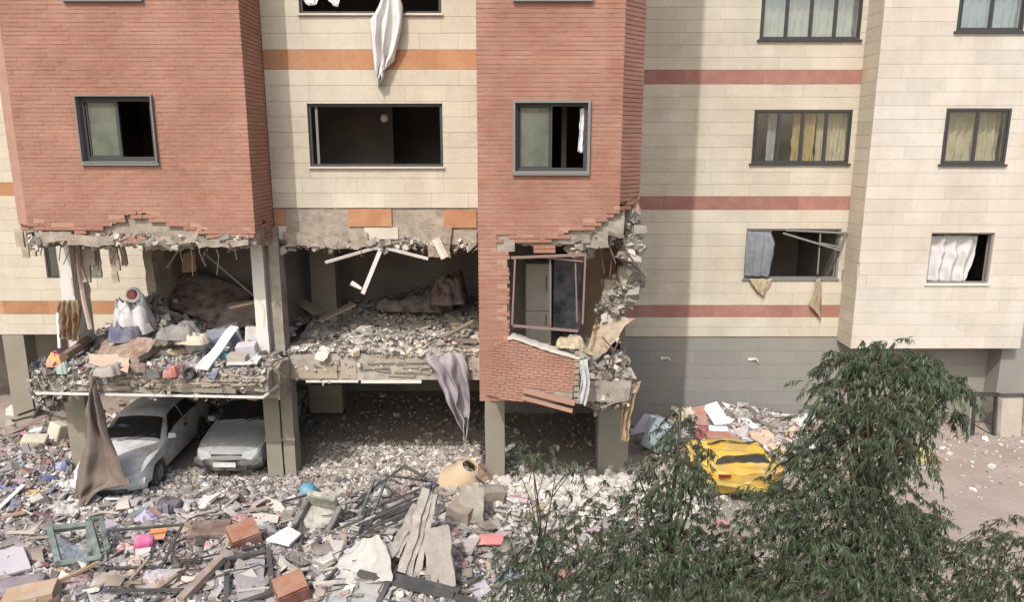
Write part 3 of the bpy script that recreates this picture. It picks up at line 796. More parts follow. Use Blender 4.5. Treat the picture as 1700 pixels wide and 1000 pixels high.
mb.bar(P(848, 428, 13.95), P(972, 423, 13.9), .035, .05); mb.bar(P(972, 421, 13.9), P(967, 538, 13.9), .035, .05); mb.bar(P(855, 430, 13.95), P(850, 540, 13.95), .035, .05)
mb.bar(P(852, 541, 13.95), P(960, 550, 13.93), .035, .05); mb.bar(P(955, 428, 14.0), P(958, 535, 14.0), .025, .03); mb.bar(P(905, 428, 13.97), P(968, 434, 13.95), .02, .03); mb.bar(P(913, 430, 14.0), P(914, 540, 14.0), .025, .03)
mb.build('window', MT['frame_pink'], B)


# the sagging brick parapet under the kitchen window
ang = math.radians(6.5)
o = P(806, 662, 13.93); u = Vector((math.cos(ang), 0, -math.sin(ang))); w_ = Vector((math.sin(ang), 0, math.cos(ang))); n_ = Vector((0, -1, 0))
top = pl([(0, 1.06), (.12, 1.16), (.42, 1.26), (1.05, 1.10), (1.77, .98)]); bot = pl([(0, .04), (.5, .0), (.52, .04), (.95, .02), (.96, .08), (1.77, .06)])
pb = MB(); rd = random.Random(9); r = 0; z = -.05
while z < 1.35:
    x = -(.09 if r % 2 else 0)
    while x < 1.74:
        a, b = max(x, 0), min(x + .168, 1.72); x += .18
        if b - a < .04: continue
        m_ = (a + b) / 2; zc = z + .026
        if zc > top(m_) + jag(m_, zc, 2) * .4 or zc < bot(m_) + jag(m_, zc, 3) * .5: continue
        if .75 < m_ < 1.7 and .10 < zc < .32 - .0 * m_ and rd.random() < .9: continue
        j = rd.uniform(-.006, .006)
        p = lambda s, t, d: o + u * s + w_ * t + n_ * d
        pb.hexa([p(a, z, j), p(b, z, j), p(b, z, j - .1), p(a, z, j - .1), p(a, z + .052, j), p(b, z + .052, j), p(b, z + .052, j - .1), p(a, z + .052, j - .1)], rd.random())
    z += .062; r += 1
tag(pb.build('parapet_brickwork', MT['brick'], B), kind='stuff')
mb = MB()
for i in range(24):
    a, b = 1.72 * i / 24, 1.72 * (i + 1) / 24; m_ = (a + b) / 2
    t, q = top(m_) + .02 * mnoise.noise(Vector((m_ * 9, 1, 1))), bot(m_) + .02
    p = lambda s, t, d: o + u * s + w_ * t + n_ * d
    mb.hexa([p(a, q, -.02), p(b, q, -.02), p(b, q, -.25), p(a, q, -.25), p(a, t, -.02), p(b, t, -.02), p(b, t, -.25), p(a, t, -.25)])
mb.build('parapet', MT['mortar'], B)
mb = MB()
for i in range(14):
    a, b = .3 + 1.45 * i / 14, .3 + 1.45 * (i + 1) / 14
    p = lambda s, t, d: o + u * s + w_ * t + n_ * d
    j = .03 * mnoise.noise(Vector((i * .9, 2, 2)))
    ta, tb = top(a) + .03 + j, top(b) + .03 + j
    mb.hexa([p(a, ta, .03 + j), p(b, tb, .03 + j), p(b, tb, -.3), p(a, ta, -.3), p(a, ta + .05, .03 + j), p(b, tb + .05, .03 + j), p(b, tb + .05, -.3), p(a, ta + .05, -.3)])
mb.build('parapet_coping', MT['cream_pale'], B)
mb = MB(); mb.bar(P(868, 648, 13.86), P(954, 670, 13.86), .06, .1); mb.bar(P(866, 660, 13.84), P(950, 683, 13.84), .06, .07); mb.each('parapet_base', MT['mortar_red'], B)
mb = MB()
for k in range(9): mb.rag(X_(954, 600, 13.95), X_(962, 600, 13.95), 13.92, 14.1, Z_(590 + 10 * k, 13.95), Z_(583 + 10 * k, 13.95), .06, .015, 0, k)
mb.build('parapet_end', MT['mortar'], B)

# ground floor
column(-10.33, -9.87, 16.1, 16.55, 0, 2.52, 'column', seed=11)
column(-5.75, -5.39, 16.1, 16.5, 0, 2.55, 'column', seed=12)
column(-5.355, -5.09, 16.13, 16.55, 0, 2.5, 'column', seed=13)
column(-.62, -.17, 15.95, 16.4, 0, 2.6, 'column', seed=14)
column(2.0, 2.70, 16.0, 16.5, 0, 2.6, 'column', seed=15)
mb = MB(); mb.box(-5.77, -5.37, 16.07, 16.2, .93, .98); mb.box(-5.37, -5.07, 16.1, 16.2, .93, .98); mb.each('column_band', MT['column'], B)
mb = MB(); mb.box(-10.4, -.4, 22.4, 22.6, 0, 2.5); mb.box(-.4, 2.75, 20.4, 20.6, 0, 2.5); mb.box(-.6, -.4, 20.4, 22.4, 0, 2.5); mb.box(2.5, 2.72, 16.6, 20.39, 0, 2.5)
mb.each('parking_wall', MT['room'], B)
mb = MB(); mb.box(-10.4, 2.7, YM + .55, 22.6, 2.40, 2.49); mb.build('parking_ceiling', MT['slab_under'], B)
mb = MB(); mb.box(-.1, 2.0, 16.2, 16.45, 2.25, 2.55); mb.build('cross_beam', MT['column'], B)

# ------------------------------------------------------------------ right cream wing
W = empty('apartment_wing', (8, 19.9, 0), 'intact cream stone wing with red stripes and a projecting bay on a grey base', 'building')
XW1 = 9.10
W1 = (6.37, 8.95, 7.22, 8.60); W2 = (6.37, 8.95, 4.10, 5.47); W0 = (6.37, 8.95, 10.36, 11.7)
B1 = (10.92, 12.56, 7.22, 8.60); B2 = (10.92, 12.56, 4.12, 5.46); B0 = (10.92, 12.56, 10.44, 11.8)
zG = Z_(560, YR)
mb = MB(); wall_boxes(mb, XC1 + CH, XW1 - .05, zG, 13, YR + .06, YR + .3, (W0, W1, W2)); mb.build('wall', MT['cream_back'], W)
cw = Clad(W)
cw.face(XC1 + CH, XW1 - .002, zG + .01, 13, YR + .06, MT['cream'], (W0, W1, W2), course=.32, lmin=.8, lmax=1.4, stripes=((Z_(527, YR), Z_(507, YR)), (Z_(348.5, YR), Z_(326, YR)), (Z_(139.5, YR), Z_(115.5, YR))), sm=MT['redstripe'], seed=31)
mb = MB(); wall_boxes(mb, XW1 + .05, 13.62, 2.34, 13, YB + .06, YB + .28, (B0, B1, B2)); mb.build('wall', MT['cream_back'], W)
cw.face(XW1, 13.66, 2.34, 13, YB + .06, MT['cream_pale'], (B0, B1, B2), course=.33, lmin=.8, lmax=1.4, seed=33)
mb = MB(); rd = random.Random(3); z = 2.34
while z < 13:
    mb.box(XW1 - .0, XW1 + .05, YB + .062, YR + .058, z + .003, z + .327, rd.random()); mb.box(13.61, 13.66, YB + .062, YR + .058, z + .003, z + .327, rd.random()); z += .33
mb.each('bay_side', MT['cream'], W)
mb = MB(); mb.box(XW1 + .051, 13.6, YB + .3, YR + .4, 2.345, 2.45); mb.build('bay_floor', MT['slab_under'], W)
mb = MB(); mb.box(2.75, 18, YR + .08, YR + .3, 0, zG - .002); mb.build('base_wall', MT['cream_back'], W)
cw.face(2.75, 18, 0, zG - .005, YR + .08, MT['greywall'], (), course=.40, lmin=1.0, lmax=1.8, seed=35, depth=.04, nm='base_stone')
cw.done()
mb = MB(); mb.box(13.42, 14.6, YB + .35, YR + .03, 0, 2.33); mb.build('column', MT['greywall'], W)
mb = MB(); mb.box(13.7, 18, YR + .09, YR + .3, zG, 13); mb.build('wall', MT['greywall'], W)
GLS = ['glass', 'glass', 'glass', 'glass_sky']
window(W, *W0, YR, n=4, fm='frame_dark', glass='glass_sky', recess=.0)
window(W, *W1, YR, n=4, fm='frame_dark', glass='glass', recess=.0)
w2 = window(W, *W2, YR, n=4, panes=[1, 0, 0, 0], fm='frame_grey', glass='glass_sky', recess=.04, sash=False)
window(W, *B0, YB, n=2, fm='frame_dark', glass='glass_sky', recess=.0, fw=.06)
window(W, *B1, YB, n=2, fm='frame_dark', glass='glass', recess=.0, fw=.06)
window(W, *B2, YB, n=2, panes=[0, 0], fm='frame_grey', recess=.06)
for hh, y in ((W0, YR), (W1, YR), (B0, YB), (B1, YB)):
    s = MB(); s.box(hh[0] - .06, hh[1] + .05, y - .05, y + .07, hh[2] - .05, hh[2] - .002); s.build('window_sill', MT['frame_dark'], W)
for hh, y in ((W2, YR), (B2, YB)):
    s = MB(); s.box(hh[0] - .04, hh[1] + .04, y - .03, y + .12, hh[2] - .05, hh[2] - .002); s.build('window_sill', MT['frame_grey'] if hh is W2 else MT['plaster_white'], W)
# bent bars of the broken window
mb = MB()
mb.bar(P(1300, 387, 19.85), P(1396, 416, 19.8), .06, .05); mb.bar(P(1304, 382, 19.9), P(1408, 387, 19.85), .05, .05); mb.bar(P(1362, 385, 19.9), P(1357, 456, 19.85), .035, .035); mb.bar(P(1360, 403, 19.85), P(1398, 411, 19.8), .04, .04); mb.bar(P(1404, 388, 19.85), P(1395, 412, 19.8), .05, .05)
mb.each('bent_sash', MT['frame_grey'], W)
# rooms
mb = MB()
for z0, z1 in ((3.25, 3.4), (6.15, 6.35), (9.3, 9.5), (12.5, 12.7)): mb.box(2.6, 9.0, YR + .31, 23, z0, z1); mb.box(9.2, 13.6, YB + .3, 23, z0, z1)
mb.each('floor_slab', MT['slab_under'], W)
mb = MB(); mb.box(2.6, 13.6, 23.01, 23.1, 2.5, 13); mb.box(9.02, 9.12, YR + .31, 23, 2.5, 13); mb.box(5.8, 5.9, YR + .31, 23, 2.5, 13); mb.box(13.62, 13.72, YR + .31, 23, 2.5, 13); mb.each('room_wall', MT['room_greybrown'], W)

# ------------------------------------------------------------------ far left wing
V = empty('side_wing', (-12, YF, 0), 'cream stone wing with an orange stripe seen past the torn left corner', 'building')
XV1 = -7.6
zv = Z_(556, YF)
V1 = (X_(74, 430, YF), X_(100, 430, YF), Z_(462, YF), Z_(405, YF)); V2 = (X_(140, 430, YF), X_(166, 430, YF), Z_(462, YF), Z_(405, YF))
mb = MB(); wall_boxes(mb, -18, XV1, zv, 13, YF + .06, YF + .3, (V1, V2)); mb.build('wall', MT['cream_back'], V)
cv = Clad(V)
cv.face(-18, XV1, zv + .005, 13, YF + .06, MT['cream'], (V1, V2), course=.32, lmin=.8, lmax=1.4, stripes=((Z_(522, YF), Z_(500, YF)), (Z_(325, YF), Z_(303, YF))), sm=MT['orange'], seed=41)
cv.done()
window(V, *V1, YF, n=1, fm='frame_dark', glass='glass', recess=.02); window(V, *V2, YF, n=1, panes=[0], fm='frame_grey', recess=.02)
for a, b in ((-14.35, -13.75), (-17.5, -16.9), (-10.5, -10.0)):
    mb = MB(); mb.box(a, b, YF + .02, YF + .5, 0, zv - .01); mb.build('column', MT['column'], V)
mb = MB(); mb.box(-18, -10, 22.8, 23, 0, zv); mb.box(-18, -10, YF + .31, 22.8, zv, zv + .2); mb.box(-18.0, -8, 22.5, 22.6, zv + .21, 13); mb.each('room_wall', MT['room'], V)
# ------------------------------------------------------------------ rubble that nobody could count
def scatter(n, fn, seed):
    r = np.random.default_rng(seed); pts = []
    while len(pts) < n:
        p = fn(r)
        if p is not None: pts.append(p)
    return np.array(pts)
def ls(r_seed, n, med, sig, lo, hi):
    r = np.random.default_rng(r_seed); return np.clip(med * np.exp(r.normal(0, sig, n)), lo, hi)

def yard(r):
    x = r.uniform(-12.5, 3.6); y = 9.8 + 6.4 * r.random() ** .9
    if r.random() > sstep(3.8, 1.5, x) * .9 + .1: return None
    return (x, y, h(x, y) + r.uniform(0, .05))
n = 38000
o = mass('rubble', scatter(n, yard, 1), ls(1, n, .045, .55, .015, .16), MIX, MT['rubble'], seed=11)
tag(o, 'carpet of broken plaster, stone and torn scraps covering the yard', 'rubble')
def yard_big(r):
    x = r.uniform(-12.5, 2.6); y = 9.8 + 5.2 * r.random()
    return (x, y, h(x, y) + r.uniform(.02, .10))
n = 1700
o = mass('rubble', scatter(n, yard_big, 2), ls(2, n, .17, .4, .09, .38), MIX, MT['rubble'], flat=.22, seed=12, tilt=.35)
tag(o, 'larger flat scraps of board, stone and cloth strewn through the yard', 'rubble')
def front(r):
    x = r.uniform(-10.5, 4.0); y = r.uniform(13.9, 16.6)
    if r.random() < .35 * (mnoise.noise(Vector((x, y, 3))) < 0): return None
    return (x, y, h(x, y) + .01)
def bay_chips(r):
    x = r.uniform(-5.0, .3); y = 16.3 + 1.9 * r.random() ** 1.2
    return (x, y, .015)
n = 4200
o = mass('rubble', scatter(n, bay_chips, 30), ls(30, n, .036, .6, .012, .15), PALE, MT['rubble'], seed=40)
tag(o, 'pale chips on the sunlit soil at the mouth of the middle parking bay', 'rubble')
n = 9000
o = mass('rubble', scatter(n, front, 3), ls(3, n, .05, .5, .02, .16), PALE, MT['rubble'], seed=13)
tag(o, 'pale stone chips scattered in front of the cars and columns', 'rubble')
def park(r):
    x = r.uniform(-10, 2.4); y = r.uniform(16.4, 22)
    if -9.9 < x < -5.8 and y < 20: return None
    return (x, y, .02)
n = 1900
o = mass('rubble', scatter(n, park, 4), ls(4, n, .04, .55, .015, .2), GREY, MT['rubble'], seed=14)
tag(o, 'stone chips lying on the dark floor of the parking bays', 'rubble')
def right(r):
    x = r.uniform(2.6, 16); y = r.uniform(10, 19.6)
    if x < 4.5 and r.random() < .5: return (x, y, h(x, y) + .01)
    if r.random() < .8 and x > 7: y = 19.6 - abs(r.normal(0, 2.2))
    return (x, y, h(x, y) + .01)
n = 1700
o = mass('rubble', scatter(n, right, 5), ls(5, n, .035, .6, .012, .13), PALE, MT['rubble'], seed=15)
tag(o, 'sparse chips of stone lying on the open ground to the right', 'rubble')
def heap_white(r):
    x, y = r.normal(1.5, 1.1), r.normal(15.0, .55)
    return (x, y, h(x, y) + r.uniform(0, .12))
n = 5000
o = mass('rubble', scatter(n, heap_white, 6), ls(6, n, .065, .5, .03, .25), PALE[:2] + PALE[-1:], MT['rubble'], seed=16)
tag(o, 'whitish bank of crushed plaster between the two right columns', 'rubble')
def side_heap(r):
    x, y = r.normal(6.1, 1.1), r.normal(18.7, .5)
    if y > 19.6: return None
    return (x, y, h(x, y) + r.uniform(0, .12))
n = 1500
o = mass('rubble', scatter(n, side_heap, 7), ls(7, n, .10, .5, .03, .32), MIX, MT['rubble'], flat=.35, seed=17)
tag(o, 'pile of broken furniture scraps against the grey base wall', 'rubble')
def left_heap(r):
    x, y = r.normal(-11.8, 1.3), r.normal(16.5, 1.6)
    return (x, y, h(x, y) + r.uniform(0, .10))
n = 2200
o = mass('rubble', scatter(n, left_heap, 8), ls(8, n, .085, .5, .03, .3), MIX, MT['rubble'], flat=.35, seed=18)
tag(o, 'mixed debris heaped left of the leftmost column', 'rubble')
def back_heap(r):
    x, y = r.normal(-9.8, .7), r.normal(20.3, .6)
    return (x, y, abs(r.normal(0, .35)) * math.exp(-((x + 9.8) / 1.2) ** 2))
n = 900
o = mass('rubble', scatter(n, back_heap, 9), ls(9, n, .12, .4, .05, .3), PALE, MT['rubble'], seed=19)
tag(o, 'pale rubble slope behind the white car', 'rubble')

# on the open first floor
def slabz(x, y):
    a = 3.07
    if x < -5.2: a += .45 * math.exp(-((x + 8.4) / .8) ** 2 - ((y - 17.0) / .8) ** 2) + .25 * sstep(15.6, 17.6, y) + .06 * mnoise.noise(Vector((x * 2, y * 2, 4)))
    elif x < -.7: a += .30 * sstep(16.6, 19.5, y) + .10 * mnoise.noise(Vector((x * 2, y * 2, 4)))
    return a
mb = MB()
def sl(u, v):
    x = -9.95 + 4.7 * u; y = 14.95 + 4 * v
    return (x, y, slabz(x, y) - .03 - (.1 if v == 0 else 0))
mb.grid(sl, 50, 44)
tag(mb.build('dust', MT['dirt'], smooth=True), 'dust and crumbs covering the left half of the open first floor', 'rubble', kind='stuff')
mb = MB()
def sl2(u, v):
    x = -5.2 + 4.6 * u; y = 16.12 + 4.4 * v
    return (x, y, slabz(x, y) - .03 - (.08 if v == 0 else 0))
mb.grid(sl2, 50, 48)
tag(mb.build('dust', MT['pale_dust'], smooth=True), 'pale dust covering the middle of the open first floor', 'rubble', kind='stuff')
def slab_l(r):
    x = r.uniform(-10.05, -5.2); y = 14.85 + 4.0 * r.random() ** 1.4
    return (x, y, slabz(x, y) + r.uniform(-.02, .05) - (.06 if y < 15 else 0))
n = 3600
o = mass('rubble', scatter(n, slab_l, 21), ls(21, n, .055, .5, .03, .28), MIX, MT['rubble'], flat=.4, seed=31)
tag(o, 'broken household scraps spread over the left first floor slab', 'rubble')
def slab_m(r):
    x = r.uniform(-5.1, -.7); y = 16.05 + 4.2 * r.random() ** 1.5
    return (x, y, slabz(x, y) + r.uniform(-.02, .07))
n = 6000
o = mass('rubble', scatter(n, slab_m, 22), ls(22, n, .032, .7, .012, .26), PALE, MT['rubble'], flat=.32, seed=32, tilt=.35)
tag(o, 'cream plaster chips spread over the middle first floor slab', 'rubble')
def slab_c(r):
    x = r.uniform(-.4, 2.35); y = r.uniform(14.25, 17.2)
    return (x, y, 3.1 + r.uniform(0, .12) + .15 * r.random() * (x > 1.2))
n = 900
o = mass('rubble', scatter(n, slab_c, 23), ls(23, n, .09, .5, .03, .28), GREY, MT['rubble'], flat=.6, seed=33)
tag(o, 'grey rubble on the kitchen floor behind the sagging parapet', 'rubble')
def inner(r):
    x, y = r.normal(-8.5, .42), r.normal(16.9, .35)
    return (x, y, 3.15 + abs(r.normal(0, .45)) * math.exp(-((x + 8.5) / .6) ** 2))
n = 900
o = mass('rubble', scatter(n, inner, 24), ls(24, n, .11, .5, .04, .35), GREY, MT['rubble'], flat=.8, seed=34)
tag(o, 'heap of grey rubble against the torn partition upstairs', 'rubble')
def hang(r):
    k = r.random()
    if k < .4: a = r.uniform(45, 415); return tuple(P(a, r.normal(399, 5), 14.95 + r.uniform(-.02, .15)))
    if k < .62: a = r.uniform(470, 790); return tuple(P(a, r.normal(404, 5), 16.1 + r.uniform(-.02, .1)))
    if k < .85: a = r.uniform(960, 1058); c = 412 - (a - 960) * .45; return tuple(P(a, r.normal(c, 8), 14.25 + (a - 960) / 400 + r.uniform(0, .2)))
    a = r.uniform(978, 1046); return tuple(P(a, r.normal(640, 20), 14.5 + r.uniform(-.2, .2)))
n = 1700
o = mass('rubble', scatter(n, hang, 25), ls(25, n, .065, .45, .02, .2), GREY, MT['rubble'], B, flat=.9, seed=35)

def corner(r):
    k = r.random()
    if k < .35: a = r.uniform(1032, 1060); return tuple(P(a, r.uniform(345, 425), 14.5 + r.uniform(-.1, .2)))
    if k < .6: a = r.uniform(955, 1035); c = 405 - (a - 955) * .55; return tuple(P(a, r.normal(c, 8), 14.15 + (a - 955) / 300 + r.uniform(-.05, .15)))
    if k < .8: t = r.random(); return tuple(P(1000 + 62 * t + r.normal(0, 8), 520 - 60 * t + r.normal(0, 10), 14.95 + r.uniform(-.15, .15)))
    a = r.uniform(975, 1046); return tuple(P(a, r.uniform(600, 678), 14.45 + r.uniform(-.2, .2)))
n = 1200
o = mass('rubble', scatter(n, corner, 28), ls(28, n, .075, .55, .025, .24), GREY, MT['rubble'], B, flat=.9, seed=38)
def edge_m(r):
    a = r.uniform(470, 790); return tuple(P(a, r.normal(607, 13), 16.07 + r.uniform(-.03, .04)))
n = 90
o = mass('rubble', scatter(n, edge_m, 26), ls(26, n, .04, .45, .015, .1), PALE, MT['rubble'], B, flat=.9, seed=36)
def tip(r):
    a = r.uniform(56, 112); c = r.uniform(606, 690 - abs(a - 85)); return tuple(P(a, c, 15.0 + r.uniform(-.1, .5)))
n = 420
o = mass('rubble', scatter(n, tip, 29), ls(29, n, .07, .5, .03, .22), [(c, w) for c, w in GREY] + [(lin((70, 64, 62)), 5)], MT['rubble'], B, flat=.7, seed=39)
def edge_l(r):
    a = r.uniform(70, 440); return tuple(P(a, r.normal(632, 10), 14.9 + r.uniform(-.05, .06)))
n = 1100
o = mass('rubble', scatter(n, edge_l, 27), ls(27, n, .045, .45, .015, .12), GREY, MT['rubble'], B, flat=.9, seed=37)
# ------------------------------------------------------------------ curtains and cloths
cloth('curtain', [(Vector((W1[0] + 1.15, YR + .30, W1[3])), Vector((W1[0] + 1.75, YR + .30, W1[3]))), (Vector((W1[0] + 1.15, YR + .30, W1[2])), Vector((W1[0] + 1.75, YR + .30, W1[2])))], MT['curtain_y'], 'yellowish curtain behind the middle panes of the intact four pane window', 'curtain', fold=.05, nf=6)
cloth('curtain', [(Vector((W1[0] + 1.8, YR + .36, W1[3] - .0)), Vector((W1[1], YR + .36, W1[3]))), (Vector((W1[0] + 1.8, YR + .36, W1[2])), Vector((W1[1], YR + .36, W1[2])))], MT['curtain'], 'beige curtain behind the right panes of the intact four pane window', 'curtain', fold=.04, nf=7, seed=4)
cloth('curtain', [(Vector((W1[0] + .5, YR + .4, W1[3])), Vector((W1[0] + .75, YR + .4, W1[3]))), (Vector((W1[0] + .5, YR + .4, W1[2])), Vector((W1[0] + .7, YR + .4, W1[2])))], MT['curtain_w'], 'narrow white curtain behind the left panes of the four pane window', 'curtain', fold=.03, nf=3, seed=6)
cloth('curtain', [(Vector((W0[0], YR + .4, W0[3])), Vector((W0[1], YR + .4, W0[3]))), (Vector((W0[0], YR + .4, W0[2])), Vector((W0[1], YR + .4, W0[2])))], MT['curtain'], 'pale curtain filling the top four pane window', 'curtain', fold=.05, nf=12, nx=70, seed=8)
cloth('curtain', [(Vector((B1[0], YB + .4, B1[3])), Vector((B1[1], YB + .4, B1[3]))), (Vector((B1[0], YB + .4, B1[2])), Vector((B1[1], YB + .4, B1[2])))], MT['curtain'], 'beige curtain behind the intact two pane bay window', 'curtain', fold=.05, nf=8, nx=50, seed=9)
cloth('curtain', [(Vector((B0[0], YB + .4, B0[3])), Vector((B0[1], YB + .4, B0[3]))), (Vector((B0[0], YB + .4, B0[2])), Vector((B0[1], YB + .4, B0[2])))], MT['curtain_w'], 'white curtain behind the top bay window', 'curtain', fold=.05, nf=8, nx=50, seed=10)
cloth('curtain', [(P(1545, 391, 19.3), P(1624, 391, 19.3)), (P(1541, 420, 19.28), P(1619, 425, 19.3)), (P(1537, 466, 19.28), P(1602, 468, 19.3))], MT['curtain_w'], 'white pleated curtain drawn aside in the glassless bay window', 'curtain', fold=.07, nf=3.5, nx=60, seed=12)
cloth('curtain', [(P(1240, 384, 19.93), P(1280, 386, 19.9)), (P(1238, 420, 19.85), P(1286, 410, 19.8)), (P(1236, 458, 19.85), P(1276, 460, 19.8))], cm('grey_net', (112, 117, 124), dust=.2), 'grey net bunched in the left end of the wrecked window', 'curtain', fold=.03, nf=3, seed=13)
cloth('rag', [(P(1356, 463, 19.8), P(1363, 463, 19.8)), (P(1352, 486, 19.8), P(1364, 490, 19.8)), (P(1344, 508, 19.8), P(1364, 512, 19.8)), (P(1356, 516, 19.8), P(1362, 534, 19.8))], cm('brown_rag', (142, 126, 92)), 'brown rag dangling below the right end of the wrecked window', 'rag', nx=8, ny=12, fold=.03, nf=2)
cloth('rag', [(P(1243, 463, 19.83), P(1282, 463, 19.83)), (P(1249, 474, 19.83), P(1276, 476, 19.83)), (P(1258, 486, 19.83), P(1268, 494, 19.83))], cm('tan_rag', (172, 156, 124)), 'tan rag hanging below the left end of the wrecked window', 'rag', nx=10, ny=8, fold=.05, nf=3, seed=3)
cloth('curtain', [(P(640, -30, 16.0), P(652, -30, 16.0)), (P(622, 18, 15.98), P(668, 8, 15.95)), (P(614, 40, 15.95), P(668, 36, 15.93)), (P(618, 80, 15.98), P(656, 90, 15.95)), (P(622, 112, 15.98), P(646, 108, 15.96)), (P(624, 128, 16.0), P(638, 118, 16.0)), (P(626, 143, 16.0), P(632, 136, 16.0))], MT['white_cloth'], 'long white curtain blown out of the top middle window and hanging down', 'curtain', nx=44, ny=60, fold=.10, nf=2.6, seed=15)
cloth('curtain', [(P(500, -30, 16.2), P(530, -30, 16.2)), (P(503, -2, 16.15), P(528, 0, 16.15)), (P(512, 9, 16.15), P(522, 8, 16.1))], MT['white_cloth'], 'short white curtain end at the left of the top middle window', 'curtain', nx=14, ny=12, fold=.03, nf=3, seed=16)
cloth('curtain', [(P(540, -30, 16.2), P(566, -30, 16.2)), (P(545, -2, 16.15), P(565, -2, 16.15)), (P(556, 10, 16.1), P(561, 11, 16.1))], cm('bluish_curtain', (196, 202, 212)), 'small bluish white curtain tip in the top middle window', 'curtain', nx=14, ny=12, fold=.03, nf=3, seed=17)
cloth('curtain', [(P(963, 180, 14.12), P(975, 178, 14.12)), (P(962, 215, 14.12), P(975, 215, 14.12)), (P(959, 252, 14.1), P(973, 256, 14.1))], MT['white_cloth'], 'white curtain strip in the half open brick bay window', 'curtain', nx=12, ny=16, fold=.03, nf=2, seed=18)
cloth('blanket', [(P(149, 622, 14.75), P(161, 622, 14.78)), (P(147, 650, 14.66), P(164, 650, 14.68)), (P(140, 690, 14.66), P(170, 684, 14.7)), (P(141, 712, 14.72), P(181, 712, 14.72)), (P(140, 745, 14.7), P(196, 748, 14.66)), (P(130, 780, 14.62), P(210, 782, 14.6)), (P(124, 806, 14.55), P(220, 800, 14.5)), (P(128, 832, 14.45), P(168, 812, 14.5)), (P(128, 858, 14.2), P(140, 846, 14.3))], cm('brown_blanket', (108, 95, 85), col2=lin((94, 82, 74)), grime=.25, dust=.15), 'heavy brown blanket hanging from the left slab down to the ground', 'blanket', nx=60, ny=80, fold=.10, nf=1.6, seed=27, solid=.02)
cloth('blanket', [(P(708, 590, 16.0), P(770, 584, 16.05)), (P(712, 606, 15.92), P(776, 604, 15.95)), (P(726, 630, 15.9), P(779, 634, 15.95)), (P(738, 655, 15.92), P(780, 665, 15.97)), (P(752, 682, 15.95), P(779, 690, 16)), (P(764, 708, 15.97), P(777, 700, 16)), (P(768, 728, 15.98), P(773, 726, 16))], cm('grey_lilac_cloth', (150, 142, 150), col2=lin((128, 120, 130))), 'grey lilac sheet draped over the middle slab edge to a point', 'blanket', nx=56, ny=70, fold=.12, nf=2.4, seed=22, solid=.012)
cloth('rag', [(P(1036, 645, 14.4), P(1064, 632, 14.4)), (P(1034, 660, 14.35), P(1056, 655, 14.4)), (P(1032, 690, 14.38), P(1046, 690, 14.4)), (P(1030, 715, 14.4), P(1045, 712, 14.42)), (P(1032, 734, 14.4), P(1042, 732, 14.42))], cm('ochre_cloth', (162, 136, 100), col2=lin((140, 112, 80))), 'ochre cloth strip hanging from the broken right corner', 'rag', nx=16, ny=30, fold=.05, nf=2, seed=23)
cloth('rag', [(P(962, 600, 13.8), P(974, 596, 13.8)), (P(964, 635, 13.78), P(979, 632, 13.8)), (P(958, 668, 13.8), P(972, 674, 13.8))], cm('white_rag', (190, 190, 190), grime=.4), 'white strip of cloth hanging beside the sagging brick parapet', 'rag', nx=12, ny=24, fold=.04, nf=2, seed=24)
cloth('curtain', [(P(97, 500, 15.7), P(134, 498, 15.72)), (P(98, 530, 15.66), P(134, 528, 15.7)), (P(100, 562, 15.66), P(132, 568, 15.7))], cm('ochre_curtain', (128, 98, 62), col2=lin((92, 70, 46))), 'dark ochre curtain around the white corner column upstairs', 'curtain', nx=24, ny=20, fold=.06, nf=4, seed=25)
# ------------------------------------------------------------------ cars
STA = np.array([  # x, half width, belt z, roof half width, top z, bottom z
    (-2.20, .62, .66, .50, .80, .34), (-2.14, .74, .78, .62, .93, .24), (-1.75, .82, .90, .68, 1.00, .20), (-1.55, .83, .93, .64, 1.04, .19),
    (-1.00, .835, .94, .56, 1.38, .18), (-.55, .835, .94, .56, 1.43, .18), (.10, .835, .92, .56, 1.41, .18), (.30, .835, .91, .57, 1.36, .18), (.98, .83, .88, .72, .96, .18),
    (1.15, .83, .86, .74, .92, .18), (1.70, .81, .78, .72, .84, .19), (2.05, .77, .68, .66, .74, .22), (2.18, .68, .58, .55, .62, .26), (2.22, .58, .50, .48, .55, .34)])
def car_surface(x, t):
    def prof(xx):
        w, b, wr, zt, zb = [np.interp(xx, STA[:, 0], STA[:, k]) for k in range(1, 6)]
        return [(0, zb), (w - .16, zb), (w - .02, zb + .12), (w, (zb + b) / 2 + .05), (w - .03, b), (wr, zt - .05), (wr - .14, zt), (0, zt + .03)]
    acc = np.zeros(2); k = 0
    for dx in (-.05, 0, .05):
        pr = prof(np.clip(x + dx, -2.2, 2.22))
        for dt in (-.16, 0, .16):
            tt = min(max(t + dt, 0), 6.9999); i = int(tt); f = tt - i
            acc += np.array(pr[i]) * (1 - f) + np.array(pr[i + 1]) * f; k += 1
    y, z = acc / k
    if t > 6.9: y = max(0, y * (7 - t) / .1)
    if t < .1: y = y * t / .1
    return x, y, z
def patch(mb, xa, xb, ta, tb, side, nx=10, nt=5, push=.012, xa2=None, xb2=None):
    """a panel lying on the body; xa2/xb2 are its ends at the upper edge"""
    xa2 = xa if xa2 is None else xa2; xb2 = xb if xb2 is None else xb2
    def fn(u, v):
        t = ta + (tb - ta) * v; x = (xa + (xb - xa) * u) * (1 - v) + (xa2 + (xb2 - xa2) * u) * v
        p = Vector(car_surface(x, t)); e = .02
        du = Vector(car_surface(x + e, t)) - Vector(car_surface(x - e, t)); dv = Vector(car_surface(x, min(t + e, 7))) - Vector(car_surface(x, t - e))
        n = du.cross(dv)
        if n.length > 1e-9: n.normalize()
        if n.y < 0 and t < 5: n = -n
        if t >= 5 and n.z < 0: n = -n
        p += n * push
        return Vector((p.x, p.y * side, p.z))
    mb.grid(fn, nx, nt)
